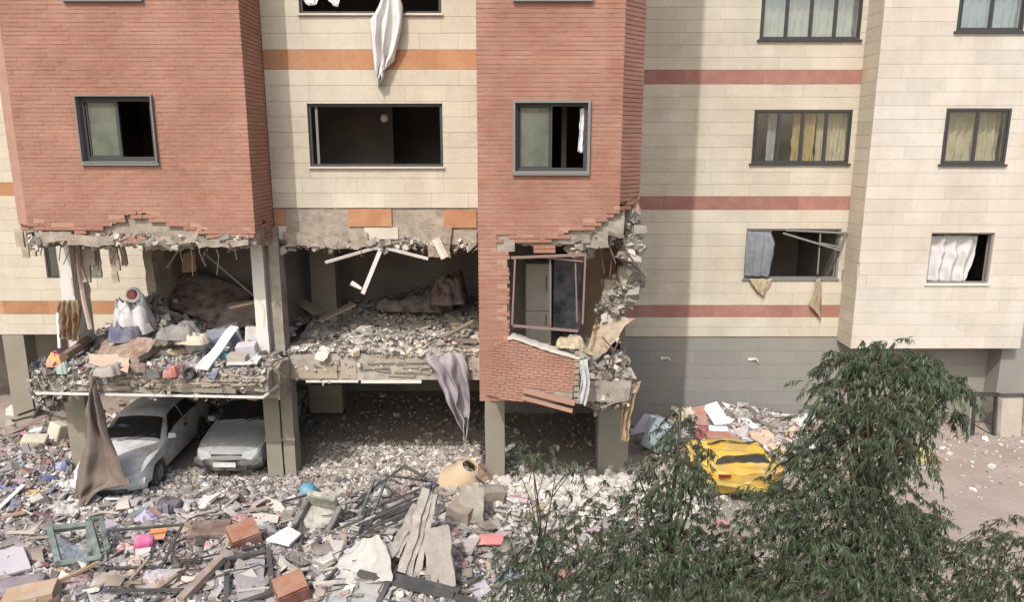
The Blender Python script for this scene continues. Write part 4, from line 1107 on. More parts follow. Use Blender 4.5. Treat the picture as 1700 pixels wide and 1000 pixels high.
def wheel(parent, x, y, side):
    b = MB(); R = .31
    b.lathe([(.20, -.09), (.27, -.10), (R, -.07), (R, .07), (.27, .10), (.20, .09), (.20, -.09)], n=24)
    w = b.build('wheel', cm('tyre', (44, 43, 43), .9), parent, smooth=False, world=False, loc=(x, y, R), rot=(math.radians(90) * -side, 0, 0))
    r = MB(); r.lathe([(.205, .03), (.19, .06), (.06, .045), (.0, .05)], n=24)
    for k in range(8):
        a = k * math.pi / 4; r.bar((.05 * math.cos(a), .05 * math.sin(a), .06), (.19 * math.cos(a), .19 * math.sin(a), .07), .045, .02)
    r.build('rim', cm('rim_grey', (150, 150, 150), .4, metal=.5), w, world=False)
def car(name, label, loc, rotz, paint, bumper_dark, length_scale=1.0, wreck=None, group='cars under the broken block'):
    c = empty(name, loc, label, 'car', group, rot=(0, 0, rotz))
    mb = MB(); NX, NT = 44, 28
    def body(u, v):
        x = -2.2 + 4.42 * u; t = v * 14
        s = 1 if t <= 7 else -1
        x_, y, z = car_surface(x, t if t <= 7 else 14 - t)
        return (x_, y * s, z)
    mb.grid(body, NX, NT)
    me = bpy.data.meshes.new('body'); 
    n = NT + 1
    for i in (0, NX): mb.f.append(tuple(i * n + k for k in range(NT))); mb.c.append(None)
    o = mb.build('body', paint, c, world=False)
    bm = bmesh.new(); bm.from_mesh(o.data); bmesh.ops.remove_doubles(bm, verts=bm.verts, dist=.0008); bmesh.ops.recalc_face_normals(bm, faces=bm.faces); bm.to_mesh(o.data); bm.free()
    # wheel arches cut into the body
    cut = MB()
    for x in (-1.32, 1.36):
        for s in (1, -1):
            cut.lathe([(0, -.16), (.36, -.16), (.36, .3), (0, .3)], (0, 0, 0), 24)
            m0 = cut.marks[-1][0]
            for i in range(m0, len(cut.v)):
                px_, py_, pz_ = cut.v[i]; cut.v[i] = (x + px_, s * (.80 + pz_), .33 + py_)
    co = cut.build('arch_cut', paint, c, world=False)
    bm = bmesh.new(); bm.from_mesh(co.data); bmesh.ops.remove_doubles(bm, verts=bm.verts, dist=.0005); bmesh.ops.recalc_face_normals(bm, faces=bm.faces); bm.to_mesh(co.data); bm.free()
    md = o.modifiers.new('cut', 'BOOLEAN'); md.operation = 'DIFFERENCE'; md.object = co; md.solver = 'EXACT'
    bpy.context.view_layer.update()
    dg = bpy.context.evaluated_depsgraph_get()
    nm = bpy.data.meshes.new_from_object(o.evaluated_get(dg))
    if len(nm.polygons) > 100: 
        o.modifiers.clear(); o.data = nm
    else: o.modifiers.clear()
    bpy.data.objects.remove(co)
    sm = o.data; sm.polygons.foreach_set('use_smooth', [True] * len(sm.polygons))
    try: sm.set_sharp_from_angle(angle=math.radians(32))
    except Exception: pass
    gm = MT['glass_car']; dk = cm('black_trim', (38, 38, 40), .6)
    g = MB(); patch(g, .93, .38, 5.15, 7, 1, 8, 8, .012); 
    patch(g, .93, .38, 5.15, 7, -1, 8, 8, .012); g.build('windshield', gm, c, world=False, smooth=True)
    g = MB(); patch(g, -1.48, -1.08, 5.2, 7, 1, 6, 6); patch(g, -1.48, -1.08, 5.2, 7, -1, 6, 6); g.build('rear_window', gm, c, world=False, smooth=True)
    for s in (1, -1):
        g = MB(); patch(g, .80, -.28, 4.25, 4.93, s, 8, 4, xa2=.22, xb2=-.28); g.build('side_window', gm, c, world=False, smooth=True)
        g = MB(); patch(g, -.36, -1.32, 4.25, 4.93, s, 8, 4, xa2=-.36, xb2=-.98); g.build('side_window', gm, c, world=False, smooth=True)
        for xa in (.92, -.32, -1.15):
            g = MB(); patch(g, xa, xa - .012, 2.2, 4.2, s, 1, 8, .003); g.build('door_seam', dk, c, world=False)
        g = MB(); patch(g, -.15, -.30, 3.75, 3.9, s, 2, 1, .02); g.build('door_handle', dk, c, world=False)
        g = MB(); patch(g, -1.8, 1.8, 3.3, 3.5, s, 16, 1, .012); g.build('side_moulding', dk if bumper_dark else paint, c, world=False)
        m = MB(); m.obox((.72, s * .89, .97), (.13, .20, .12), (0, 0, s * .3), taper=.8); m.build('mirror', paint, c, world=False, bevel=.02)
        # lights sit on the rounded nose
        g = MB(); g.hexa([(2.00, s*.46, .55), (2.21, s*.40, .55), (2.13, s*.68, .56), (1.90, s*.74, .58), (2.00, s*.46, .70), (2.16, s*.40, .68), (2.07, s*.69, .70), (1.84, s*.75, .74)])
        g.build('headlight', cm('headlight', (176, 182, 186), .15, .1), c, world=False, bevel=.012)
        g = MB(); g.box(-2.21, -2.1, s * .60 - .12, s * .60 + .12, .68, .82); g.build('tail_light', cm('tail_red', (120, 30, 28), .3, dust=.15), c, world=False, bevel=.01)
        wheel(c, 1.36, s * .74, s); wheel(c, -1.32, s * .74, s)
        wp = MB(); wp.tube([(1.0, s * .1, .985), (.93, s * .1 + .25, 1.03), (.88, s * .1 + .48, 1.06)], .012, 5); wp.build('wiper', dk, c, world=False)
    g = MB(); g.box(2.09, 2.215, -.36, .36, .585, .635); g.build('grille', dk, c, world=False, bevel=.01)
    bm_ = dk if bumper_dark else paint
    b = MB()
    def bump_(u, v):
        yy = -.80 + 1.6 * u; bow = 2.27 - .22 * abs(yy / .8) ** 3
        a = v * 2 * math.pi; return (bow + .07 * math.cos(a), yy, .40 + .13 * math.sin(a))
    b.grid(bump_, 16, 8); b.build('bumper', bm_, c, world=False, smooth=True)
    b = MB(); b.box(2.30, 2.335, -.5, .5, .29, .37); b.build('lower_grille', dk, c, world=False, bevel=.01)
    p = MB(); p.box(2.335, 2.352, -.26, .26, .385, .495); p.build('number_plate', cm('plate', (206, 206, 200), .5), c, world=False)
    hs = MB(); patch(hs, 1.02, 1.98, 5.35, 5.38, 1, 10, 1, .004); hs.build('bonnet_seam', dk, c, world=False)
    hs = MB(); patch(hs, 1.02, 1.98, 5.35, 5.38, -1, 10, 1, .004); hs.build('bonnet_seam', dk, c, world=False)
    return c
def paint(nm, rgb, dust): return mat(nm, lin(rgb), .38, .05, 2, spec=.5, fine=.05, col2=lin(dust), mix2=.85, sc2=2.2, grime=.15)
car('parked_car', 'dusty white saloon car parked behind the hanging brown blanket', (-8.98, 17.05, 0), math.radians(-87), paint('white_paint', (212, 212, 214), (178, 174, 169)), False)
car('parked_car', 'dusty silver saloon car with dark bumper tucked beside the double column', (-6.66, 18.2, 0), math.radians(-90), paint('silver_paint', (140, 143, 145), (166, 162, 156)), True)

# crushed yellow car
yp = mat('yellow_paint', lin((204, 164, 48)), .5, .15, 3, spec=.4, grime=.75, dust=.3)
yd = mat('yellow_paint_dusty', lin((196, 174, 98)), .6, .15, 4, grime=.4)
RZ = math.radians(94)
yc = car('wrecked_car', 'crushed yellow car buried at the foot of the debris pile', (4.98, 16.95, .02), RZ, yp, False, group=None)
r_ = random.Random(4)
for o in list(yc.children):
    me = o.data; M_ = Matrix.Identity(4)
    if o.name.startswith('wheel'):
        o.location.x = -2.2 + (o.location.x + 2.2) * .46; continue
    inv = M_.inverted()
    for v in me.vertices:
        p = M_ @ v.co
        if p.z > .70: p.z = .70 + (p.z - .70) * .30
        p.x = -2.2 + (p.x + 2.2) * .46
        n_ = mnoise.noise_vector(p * 1.9) * .08 + mnoise.noise_vector(p * 5) * .06
        k_ = min(1, max(0, (p.z - .25) / .3))
        p += n_ * k_
        if 'window' in o.name or 'windshield' in o.name: p.z += .03
        if o.name.startswith('tail'): p.x -= .09; p.z += .02
        v.co = inv @ p
for o in list(yc.children):
    if o.name.startswith(('wiper', 'mirror', 'number_plate', 'lower_grille')): bpy.data.objects.remove(o)
def ysheet(pts, nm, m=yp, amp=.05, seed=0, t=.02, n=10): sheet(pts, t, m, nm, amp, seed, yc, n)
ysheet([P(1146, 752, 15.30), P(1168, 742, 15.40), P(1198, 792, 14.90), P(1176, 790, 14.80)], 'door', amp=.10, seed=2)
ysheet([P(1172, 752, 15.50), P(1196, 762, 15.50), P(1216, 800, 15.00), P(1190, 802, 14.80)], 'wing_panel', amp=.10, seed=3)
ysheet([P(1140, 738, 15.60), P(1160, 736, 15.60), P(1170, 772, 15.10), P(1150, 766, 15.20)], 'torn_panel', amp=.12, seed=4)
ysheet([P(1208, 800, 14.72), P(1246, 806, 14.70), P(1250, 778, 14.95), P(1210, 772, 15.05)], 'torn_panel', amp=.05, seed=21)
ysheet([P(1222, 768, 15.3), P(1240, 776, 15.3), P(1236, 788, 15.0), P(1216, 780, 15.0)], 'torn_panel', yd, amp=.06, seed=5)
ysheet([P(1164, 736, 15.60), P(1174, 732, 15.60), P(1180, 760, 15.20), P(1168, 764, 15.20)], 'torn_panel', amp=.08, seed=14)
mb = MB(); mb.bar(P(1172, 800, 14.62), P(1284, 816, 14.5), .06, .06); mb.build('bumper', yd, yc)
for o in yc.children:
    if o.name.startswith(('door.', 'wing_panel', 'torn_panel')) or (o.name.startswith('bumper') and len(o.data.vertices) == 8) or o.name == 'door': o.matrix_parent_inverse = Matrix.Rotation(-RZ, 4, 'Z')
# ------------------------------------------------------------------ single things in the debris
def yawrot(yaw, rx=0, ry=0): return Euler((math.radians(rx), math.radians(ry), math.radians(yaw)), 'ZYX') if False else (Matrix.Rotation(math.radians(yaw), 3, 'Z') @ Matrix.Rotation(math.radians(ry), 3, 'Y') @ Matrix.Rotation(math.radians(rx), 3, 'X')).to_euler()
def on_slab(px, py):
    z = 3.2
    for _ in range(6):
        d = ray(px, py); t = (z - CAM_H) / d.z; x, y = d.x * t, d.y * t; z = slabz(x, max(14.95, y))
    return y
def at(px, py, dz=0., Y=None):
    return P(px, py, Y) if Y else G(px, py, dz)
def block(name, label, cat, px, py, size, yaw, m, rx=0, ry=0, Y=None, dz=0., bevel=.012, group=None, rag=0, seed=0):
    """a box-like thing standing with its base at the pixel's place"""
    b = MB(); w, d, hh = size
    if rag: b.rag(-w/2, w/2, -d/2, d/2, 0, hh, max(.06, min(size) * .8), rag, 0, seed)
    else: b.box(-w/2, w/2, -d/2, d/2, 0, hh)
    o = b.build(name, m, None, world=False, loc=at(px, py, dz, Y), rot=yawrot(yaw, rx, ry), bevel=0 if rag else bevel)
    return tag(o, label, cat, group)
def stick(name, label, cat, a, b, w, m, hh=None, dza=.1, dzb=.1, group=None, rag=0, Y=None):
    p, q = (P(*a, on_slab(*a)) + Vector((0, 0, dza)), P(*b, on_slab(*b)) + Vector((0, 0, dzb))) if Y == 'slab' else (P(*a, Y[0]), P(*b, Y[1])) if Y else (G(*a, dza), G(*b, dzb))
    base = (p + q) / 2; base.z = min(p.z, q.z)
    mb = MB(); n = max(1, int((q - p).length / .5)) if rag else 1
    if rag:
        pts = [p.lerp(q, i / n) + mnoise.noise_vector(p.lerp(q, i / n) * 2) * rag for i in range(n + 1)]
        mb.tube(pts, w / 2, 6)
    else: mb.bar(p, q, w, hh or w)
    return tag(mb.build(name, m, None, loc=base), label, cat, group)
def rumple(name, label, cat, px, py, sx, sy, hh, yaw, m, seed=1, Y=None, group=None, dz=0., nf=1.0):
    """cloth or soft thing lying in a crumpled heap"""
    c = at(px, py, dz, Y); mb = MB(); cy, sy_ = math.cos(math.radians(yaw)), math.sin(math.radians(yaw))
    NR, NA = 15, 48
    def fn(u, v):
        r = u; a = v * 2 * math.pi
        k = 1 + .34 * mnoise.noise(Vector((math.cos(a) * 1.6, math.sin(a) * 1.6, seed))) + .16 * mnoise.noise(Vector((math.cos(a) * 5, math.sin(a) * 5, seed + 3)))
        x, y = r * math.cos(a) * sx / 2 * k, r * math.sin(a) * sy / 2 * k
        q = Vector((x * 4.2 / max(sx, .3) * nf, y * 4.2 / max(sx, .3) * nf, seed * 2.3))
        w_ = mnoise.noise_vector(q * .7) * .9
        ridge = 1 - abs(mnoise.noise(q + w_)) * 2.2; r2 = 1 - abs(mnoise.noise(q * 2.3 + w_ * 2)) * 2
        edge_ = min(1, (1 - r) * 3.2)
        lump = .62 + .5 * mnoise.noise(q * .45 + Vector((7, 3, seed)))
        z = hh * (edge_ ** .6) * lump * (.62 + .30 * ridge + .16 * r2) if r < .99 else -.05
        x += sx * .05 * w_.x * r; y += sy * .05 * w_.y * r
        return (x * cy - y * sy_, x * sy_ + y * cy, max(z, -.05))
    mb.grid(fn, NR, NA)
    o = mb.build(name, m, None, smooth=True, world=False, loc=c)
    bm = bmesh.new(); bm.from_mesh(o.data); bmesh.ops.remove_doubles(bm, verts=bm.verts, dist=.001); bm.to_mesh(o.data); bm.free()
    return tag(o, label, cat, group)
def flat(name, label, cat, pts, t, m, amp=.015, seed=0, dz=.08, Y=None, n=6, group=None):
    """a thin board, sheet or slab through four corners; pts: (px, py, dz or Y)"""
    q = [(P(a, b, on_slab(a, b)) + Vector((0, 0, c))) if Y == 'slab' else P(a, b, c) if Y else G(a, b, c) for a, b, c in pts]
    base = sum(q, Vector()) / 4; base.z = min(p.z for p in q)
    mb = MB()
    def fn(u, v):
        p = q[0].lerp(q[1], u).lerp(q[3].lerp(q[2], u), v)
        return p + mnoise.noise_vector(p * 2.2 + Vector((seed, 0, 0))) * amp + mnoise.noise_vector(p * 7 + Vector((seed, 0, 0))) * amp * .4
    mb.grid(fn, n, n)
    return tag(mb.build(name, m, None, solid=t, loc=base), label, cat, group)
def frame(name, label, cat, pts, w, m, mull=0, group=None, pane=None, cross=0):
    """four bars between corners; pts: (px, py, dz)"""
    q = [G(a, b, c) for a, b, c in pts]
    base = sum(q, Vector()) / 4; base.z = min(p.z for p in q)
    root = empty(name, base, label, cat, group)
    up = (q[1] - q[0]).cross(q[3] - q[0]).normalized()
    for i in range(4):
        mb = MB(); a, b = q[i], q[(i + 1) % 4]; d = (b - a).normalized() * w * .5
        mb.bar(a - d, b + d, w, w * .8, up); mb.build('frame_bar', m, root)
    for k in range(1, mull + 1):
        t = k / (mull + 1); mb = MB(); mb.bar(q[0].lerp(q[1], t) + up * .01, q[3].lerp(q[2], t) + up * .01, w * .8, w * .7, up); mb.build('mullion', m, root)
    for k in range(1, cross + 1):
        t = k / (cross + 1); mb = MB(); mb.bar(q[0].lerp(q[3], t) + up * .015, q[1].lerp(q[2], t) + up * .015, w * .8, w * .7, up); mb.build('mullion', m, root)
    if pane:
        mb = MB(); c0 = q[0]
        a = q[0].lerp(q[1], .05).lerp(q[3], .05); 
        mb.hexa([q[0] - up * .008, q[1] - up * .008, q[0].lerp(q[1], .4).lerp(q[3].lerp(q[2], .4), .5) - up * .008, q[3] - up * .008, q[0], q[1], q[0].lerp(q[1], .4).lerp(q[3].lerp(q[2], .4), .5), q[3]])
        mb.build('broken_pane', MT[pane], root)
    return root
def drawer(name, label, px, py, size, yaw, m, mi, rx=0, ry=0, dz=.05, Y=None, full=False):
    r = empty(name, at(px, py, dz, Y), label, 'drawer' if 'drawer' in name else 'box', rot=yawrot(yaw, rx, ry)); w, d, hh = size; t = .02
    b = MB(); b.box(-w/2, w/2, -d/2, d/2, 0, t); b.build('bottom_panel', mi, r, world=False)
    for (x0, x1, y0, y1, nm, mm) in ((-w/2, w/2, -d/2 - t, -d/2, 'front_panel', m), (-w/2, w/2, d/2, d/2 + t, 'back_panel', m), (-w/2 - t, -w/2, -d/2 - t, d/2 + t, 'side_panel', m), (w/2, w/2 + t, -d/2 - t, d/2 + t, 'side_panel', m)):
        b = MB(); b.box(x0, x1, y0, y1, 0, hh); b.build(nm, mm, r, world=False, bevel=.004)
    if full:
        b = MB(); b.obox((0, 0, hh + .06), (w * 1.02, d, .03), (.25, .06, .05)); b.build('loose_panel', mi, r, world=False)
    return r

c_ = cm
# -- left heap
block('foam_block', 'cream foam block, larger of two lying left of the left column', 'foam block', 58, 745, (.55, .4, .32), 20, c_('cream_foam', (196, 188, 168)), 10, 8, bevel=.04)
block('foam_block', 'cream foam block leaning upright beside the larger cream block', 'foam block', 92, 733, (.42, .3, .5), -25, c_('cream_foam', (206, 196, 170)), -14, 12, bevel=.04)
block('carton', 'small white carton perched on the dark bars at far left', 'carton', 27, 688, (.42, .3, .22), 10, c_('white_card', (214, 212, 208)), 4, 6)
for k, (a, b, c, d) in enumerate(((20, 700, 110, 678), (45, 672, 112, 690), (30, 690, 92, 668), (55, 694, 70, 668))):
    stick('metal_bar', ['long dark bar crossing the tangle at far left', 'pale edged bar sloping over the tangle at far left', 'short dark bar under the white carton at far left', 'stubby upright bar in the tangle at far left'][k], 'bar', (a, b), (c, d), .05, MT['steel'] if k != 1 else MT['frame_grey'], dza=.25 + .05 * k, dzb=.3)
rumple('clothing', 'blue and white bedding bundle left of the hanging brown blanket', 'clothing', 98, 778, .62, .4, .22, 20, c_('blue_bedding', (66, 92, 140), col2=lin((190, 196, 206)), mix2=.9, sc2=4), 3)
rumple('clothing', 'dark blue garment stretched out below the blue and white bundle', 'clothing', 62, 798, .85, .3, .15, 14, c_('navy_cloth', (54, 66, 112), col2=lin((96, 104, 140)), sc2=6), 5)
rumple('clothing', 'blue garment at the left picture edge beside a white plank', 'clothing', 14, 815, .45, .45, .16, 40, c_('blue_cloth', (62, 88, 140)), 7)
rumple('clothing', 'teal garment in the mixed heap above the blue clothes', 'clothing', 34, 776, .36, .22, .14, 0, c_('teal_cloth', (92, 150, 160)), 8)
rumple('clothing', 'ochre garment below the dark blue garment at left', 'clothing', 58, 822, .55, .35, .13, -20, c_('ochre_garment', (196, 158, 100)), 9)
rumple('clothing', 'white shirt rumpled at the foot of the hanging blanket', 'clothing', 106, 806, .45, .4, .18, 30, c_('white_shirt', (212, 210, 206)), 10)
rumple('clothing', 'plum garment lying in the rubble left of the blanket foot', 'clothing', 66, 858, .42, .3, .14, 30, c_('plum_cloth', (92, 62, 78)), 11)
rumple('clothing', 'grey white bundle right at the tail of the brown blanket', 'clothing', 112, 848, .6, .6, .24, 60, c_('pale_bundle', (178, 174, 168)), 12)
rumple('clothing', 'pinkish cloth in the upper left heap beside cream foam', 'clothing', 36, 722, .35, .25, .14, 0, c_('pink_cloth', (190, 110, 124)), 13)
stick('plank', 'short white plank at the left edge below blue clothes', 'plank', (-2, 845), (39, 806), .09, MT['white'], .03, .1, .2)
stick('plank', 'tan plank lying level at the left below the plum garment', 'plank', (4, 860), (40, 852), .14, c_('tan_plank', (160, 130, 104)), .03)
block('backpack', 'dark purple backpack with a grey strap in front of the white car', 'backpack', 283, 850, (.50, .32, .30), -12, c_('dark_backpack', (52, 44, 62)), 6, 5, bevel=.10)
bp = [o for o in C.objects if o.name == 'backpack'][0]
b = MB(); b.obox((.03, -.165, .15), (.13, .03, .31), (0, 0, 0)); b.build('strap', c_('grey_strap', (120, 120, 132)), bp, world=False, bevel=.01)
b = MB(); b.obox((-.1, -.16, .12), (.16, .06, .16), (0, 0, 0)); b.build('pocket', c_('dark_backpack', (52, 44, 62)), bp, world=False, bevel=.03)
rumple('bag', 'lavender cloth bag just below the dark backpack', 'bag', 243, 870, .52, .45, .34, 10, c_('lavender_bag', (178, 166, 192)), 14)
frame('window_frame', 'dusty green window frame with broken glass lying front left', 'window frame', ((98, 938, .10), (165, 928, .12), (150, 872, .42), (84, 880, .40)), .10, MT['frame_green'], 0, pane='glass_sky')
frame('window_frame', 'second green frame edge leaning behind the broken glass frame', 'window frame', ((150, 922, .16), (178, 914, .14), (168, 862, .40), (146, 866, .42)), .08, MT['frame_green'])
frame('window_frame', 'slim dark metal frame lying open beside the green frames', 'window frame', ((142, 946, .12), (268, 942, .12), (303, 872, .35), (180, 882, .34)), .045, MT['steel'])
block('bag', 'bright pink bag inside the slim dark metal frame', 'bag', 238, 917, (.34, .26, .34), 25, c_('pink_bag', (190, 62, 128), col2=lin((210, 130, 170))), 10, 8, bevel=.08)
rumple('clothing', 'brown cap shaped cloth beside the bright pink bag', 'clothing', 252, 908, .3, .25, .16, 0, c_('brown_cap', (84, 66, 54)), 44)
flat('cardboard', 'orange cardboard flap above the bright pink bag', 'cardboard', ((246, 895, .1), (272, 897, .12), (278, 878, .2), (252, 878, .2)), .015, c_('orange_card', (204, 134, 82)))
rumple('clothing', 'red and white striped garment inside the dark metal frame', 'clothing', 200, 915, .42, .3, .16, 40, c_('striped_garment', (176, 108, 96), col2=lin((206, 204, 200)), mix2=1., sc2=6), 15)
rumple('clothing', 'dark grey garment with white edge lying below the striped one', 'clothing', 183, 932, .5, .3, .14, 25, c_('slate_cloth', (88, 82, 92), col2=lin((200, 198, 196)), sc2=5), 16)
sc = empty('suitcase', G(350, 893, .05), 'brown suitcase lying flat in the centre of the debris', 'suitcase', rot=yawrot(8, 6, 2))
b = MB(); b.box(-.36, .36, -.24, .24, 0, .12); b.build('lower_shell', c_('brown_case', (98, 74, 64)), sc, world=False, bevel=.03)
b = MB(); b.box(-.36, .36, -.24, .24, .125, .24); b.build('upper_shell', c_('brown_case', (98, 74, 64)), sc, world=False, bevel=.03)
b = MB(); b.tube([(-.1, -.25, .12), (-.09, -.30, .12), (.09, -.30, .12), (.1, -.25, .12)], .014, 6); b.build('handle', c_('black_trim', (38, 38, 40)), sc, world=False)
drawer('drawer', 'orange red wooden drawer with split top beside the brown suitcase', 408, 902, (.50, .42, .24), 32, c_('red_wood', (118, 70, 58), dust=.3), c_('sunlit_red_wood', (142, 98, 76), dust=.3), 8, -8, full=True)  # second wood tone is the same red wood with sunlight on its top painted in
rumple('clothing', 'bright red cloth between suitcase and orange drawer', 'clothing', 360, 910, .42, .25, .16, 10, c_('red_cloth', (186, 64, 78), col2=lin((214, 150, 140))), 17)
rumple('clothing', 'dark red towel behind the orange red drawer', 'clothing', 430, 868, .4, .25, .2, 0, c_('maroon_cloth', (128, 54, 58)), 18)
rumple('clothing', 'dusty rose blanket heap behind the brown suitcase', 'clothing', 398, 868, .55, .35, .18, 0, c_('rose_cloth', (166, 122, 126)), 19)
flat('board', 'clean white board, brightest in the middle of the debris', 'board', ((442, 897, .22), (480, 907, .18), (500, 888, .20), (478, 876, .26)), .04, MT['white'], .0)
drawer('drawer', 'dark red wooden drawer lying open at the bottom centre', 487, 992, (.48, .36, .26), 28, c_('red_wood', (118, 70, 58), dust=.3), c_('sunlit_red_wood', (142, 98, 76), dust=.3), 12, -10, full=True)  # loose top again in the tone with sunlight painted in
ac = empty('armchair', G(533, 872, .0), 'dusty pale armchair tipped over below the teal bowl', 'armchair', rot=yawrot(-15, 30, 5))
b = MB(); b.box(-.32, .32, -.30, .30, .0, .22); b.build('seat', c_('floral_dust', (166, 164, 152), col2=lin((120, 122, 112)), mix2=1., sc2=7), ac, world=False, bevel=.06)
b = MB(); b.box(-.32, .32, .24, .38, .18, .62); b.build('backrest', c_('floral_dust', (166, 164, 152), col2=lin((120, 122, 112)), mix2=1., sc2=7), ac, world=False, bevel=.06)
for s in (-1, 1):
    b = MB(); b.box(s*.36 - .06, s*.36 + .06, -.30, .3, .02, .38); b.build('armrest', c_('floral_dark', (92, 90, 84)), ac, world=False, bevel=.04)
bowl = MB(); bowl.lathe([(.0, .24), (.09, .235), (.17, .17), (.20, .06), (.19, .0), (.16, .02), (0, .02)], n=24)
tag(bowl.build('basin', c_('teal_plastic', (62, 140, 160), .5), None, world=False, smooth=True, loc=G(511, 820, .06), rot=(.35, .15, 0)), 'upturned teal plastic basin in front of the double column', 'basin')
stick('metal_bar', 'long thin dark bar from the suitcase toward the teal basin', 'bar', (420, 848), (512, 822), .04, MT['steel'], dza=.12, dzb=.25)
stick('metal_bar', 'upright dark bar rising beside the white board', 'bar', (500, 905), (499, 832), .05, MT['steel'], dza=.1, dzb=.25)
stick('metal_bar', 'dark bar sloping below the upright bar and white board', 'bar', (500, 955), (498, 908), .06, MT['steel'], dza=.1, dzb=.1)
stick('metal_bar', 'long dark bar running from lower left toward the white board', 'bar', (300, 935), (442, 905), .045, MT['steel'], dza=.12, dzb=.15)
stick('metal_bar', 'dark bar lying level below the slim metal frame', 'bar', (175, 982), (318, 980), .045, MT['steel'], dza=.15, dzb=.15)
stick('timber', 'thick dusty timber beam leaning at the bottom left centre', 'timber', (300, 998), (368, 928), .15, c_('dark_timber', (118, 96, 82), col2=lin((150, 138, 126))), .12, .12, .28)
stick('timber', 'thin brown batten beside the thick dusty timber', 'timber', (255, 985), (308, 945), .06, c_('brown_batten', (120, 98, 78)), .05, .12, .2)
stick('timber', 'ochre batten at the lower left beside crumpled cartons', 'timber', (88, 970), (165, 935), .06, c_('ochre_batten', (150, 122, 84)), .05, .12, .2)
stick('timber', 'grey batten pointing up from the slim frame to the thick timber', 'timber', (215, 966), (246, 930), .05, MT['wood_grey'], .04, .1, .2)
frame('door_frame', 'dark frame around grey slabs at the bottom centre left', 'frame', ((375, 1012, .12), (452, 985, .12), (446, 916, .2), (378, 930, .2)), .085, MT['steel'])
flat('panel', 'grey dusty panel within the dark frame at the bottom', 'panel', ((392, 1000, .08), (440, 985, .08), (438, 925, .15), (390, 935, .15)), .04, c_('grey_lilac_panel', (140, 134, 138)), .03, 4)
flat('panel', 'pale lilac board at the bottom left edge of the picture', 'panel', ((-10, 962, .08), (52, 946, .10), (40, 908, .25), (-12, 918, .25)), .05, c_('lilac_board', (170, 164, 172)), .02, 5)
block('cushion', 'long grey purple cushion below the pale lilac board', 'cushion', 30, 985, (.85, .45, .22), 16, c_('purple_cushion', (126, 114, 120)), 4, 0, bevel=.09)
block('carton', 'tan carton crushed at the bottom left corner', 'carton', 55, 1000, (.75, .4, .22), 14, c_('tan_carton', (164, 138, 112)), 6, -6, rag=.03, seed=4)
rumple('clothing', 'ochre scarf tangled above the crushed tan carton', 'clothing', 92, 958, .45, .3, .16, 60, c_('ochre_scarf', (164, 134, 92)), 20)
rumple('clothing', 'maroon and grey garment below the broken glass frame', 'clothing', 128, 968, .55, .3, .14, 10, c_('maroon_grey', (120, 84, 88), col2=lin((160, 152, 158)), sc2=5), 21)
rumple('clothing', 'pale lilac shirt in the debris below the striped garment', 'clothing', 256, 958, .55, .35, .14, 0, c_('pale_lilac', (176, 168, 182)), 22)
rumple('clothing', 'sand coloured patterned cloth at the bottom left centre', 'clothing', 232, 972, .5, .3, .13, 0, c_('sand_pattern', (160, 128, 102), col2=lin((190, 168, 136)), sc2=9), 23)
flat('tarpaulin', 'wrinkled grey white tarpaulin spread beside the leaning concrete', 'tarpaulin', ((540, 968, .05), (655, 965, .25), (632, 888, .6), (585, 905, .2)), .008, c_('pale_tarp', (178, 176, 170), col2=lin((150, 148, 144))), .09, 7, n=24)
flat('tarpaulin', 'grey plastic sheet at the bottom centre under a dark beam', 'tarpaulin', ((520, 1010, .05), (645, 1010, .08), (650, 962, .2), (545, 958, .1)), .008, c_('grey_sheet', (156, 154, 152), col2=lin((128, 126, 126))), .08, 8, n=24)
# -- window frames heap in the middle
frame('window_frame', 'big dark window frame standing skewed left of the tan lampshade', 'window frame', ((592, 832, .10), (672, 774, .75), (726, 806, .55), (645, 872, .10)), .05, MT['steel'], 1)
frame('window_frame', 'double barred dark frame flat in front of the big skewed one', 'window frame', ((598, 885, .12), (700, 832, .45), (716, 806, .6), (606, 850, .2)), .055, MT['steel'], 0, cross=1)
frame('window_frame', 'grey green sash lying between the dark frames and the armchair', 'window frame', ((594, 868, .15), (612, 872, .15), (640, 800, .45), (622, 796, .45)), .05, MT['frame_green'])
frame('window_frame', 'narrow dark sash crossing behind the leaning concrete post', 'window frame', ((612, 880, .22), (690, 846, .5), (706, 826, .6), (618, 862, .28)), .045, MT['steel'], 0)
block('carton', 'round edged white tub among the dark window frames', 'tub', 637, 822, (.30, .26, .18), 10, c_('white_tub', (206, 206, 198)), 8, 10, bevel=.07, dz=.15)
for k, (a, b, c, d) in enumerate(((590, 845, 632, 800), (600, 870, 700, 835), (640, 790, 712, 800), (604, 888, 660, 868), (560, 880, 604, 862))):
    stick('metal_bar', ['loose dark bar at the left of the frame heap', 'loose bar through the middle of the frame heap', 'thin bar across the top of the frame heap', 'short bar at the front of the frame heap', 'bar poking out of the heap toward the armchair'][k], 'bar', (a, b), (c, d), .04, MT['steel'], dza=.25, dzb=.35 + .05 * k)
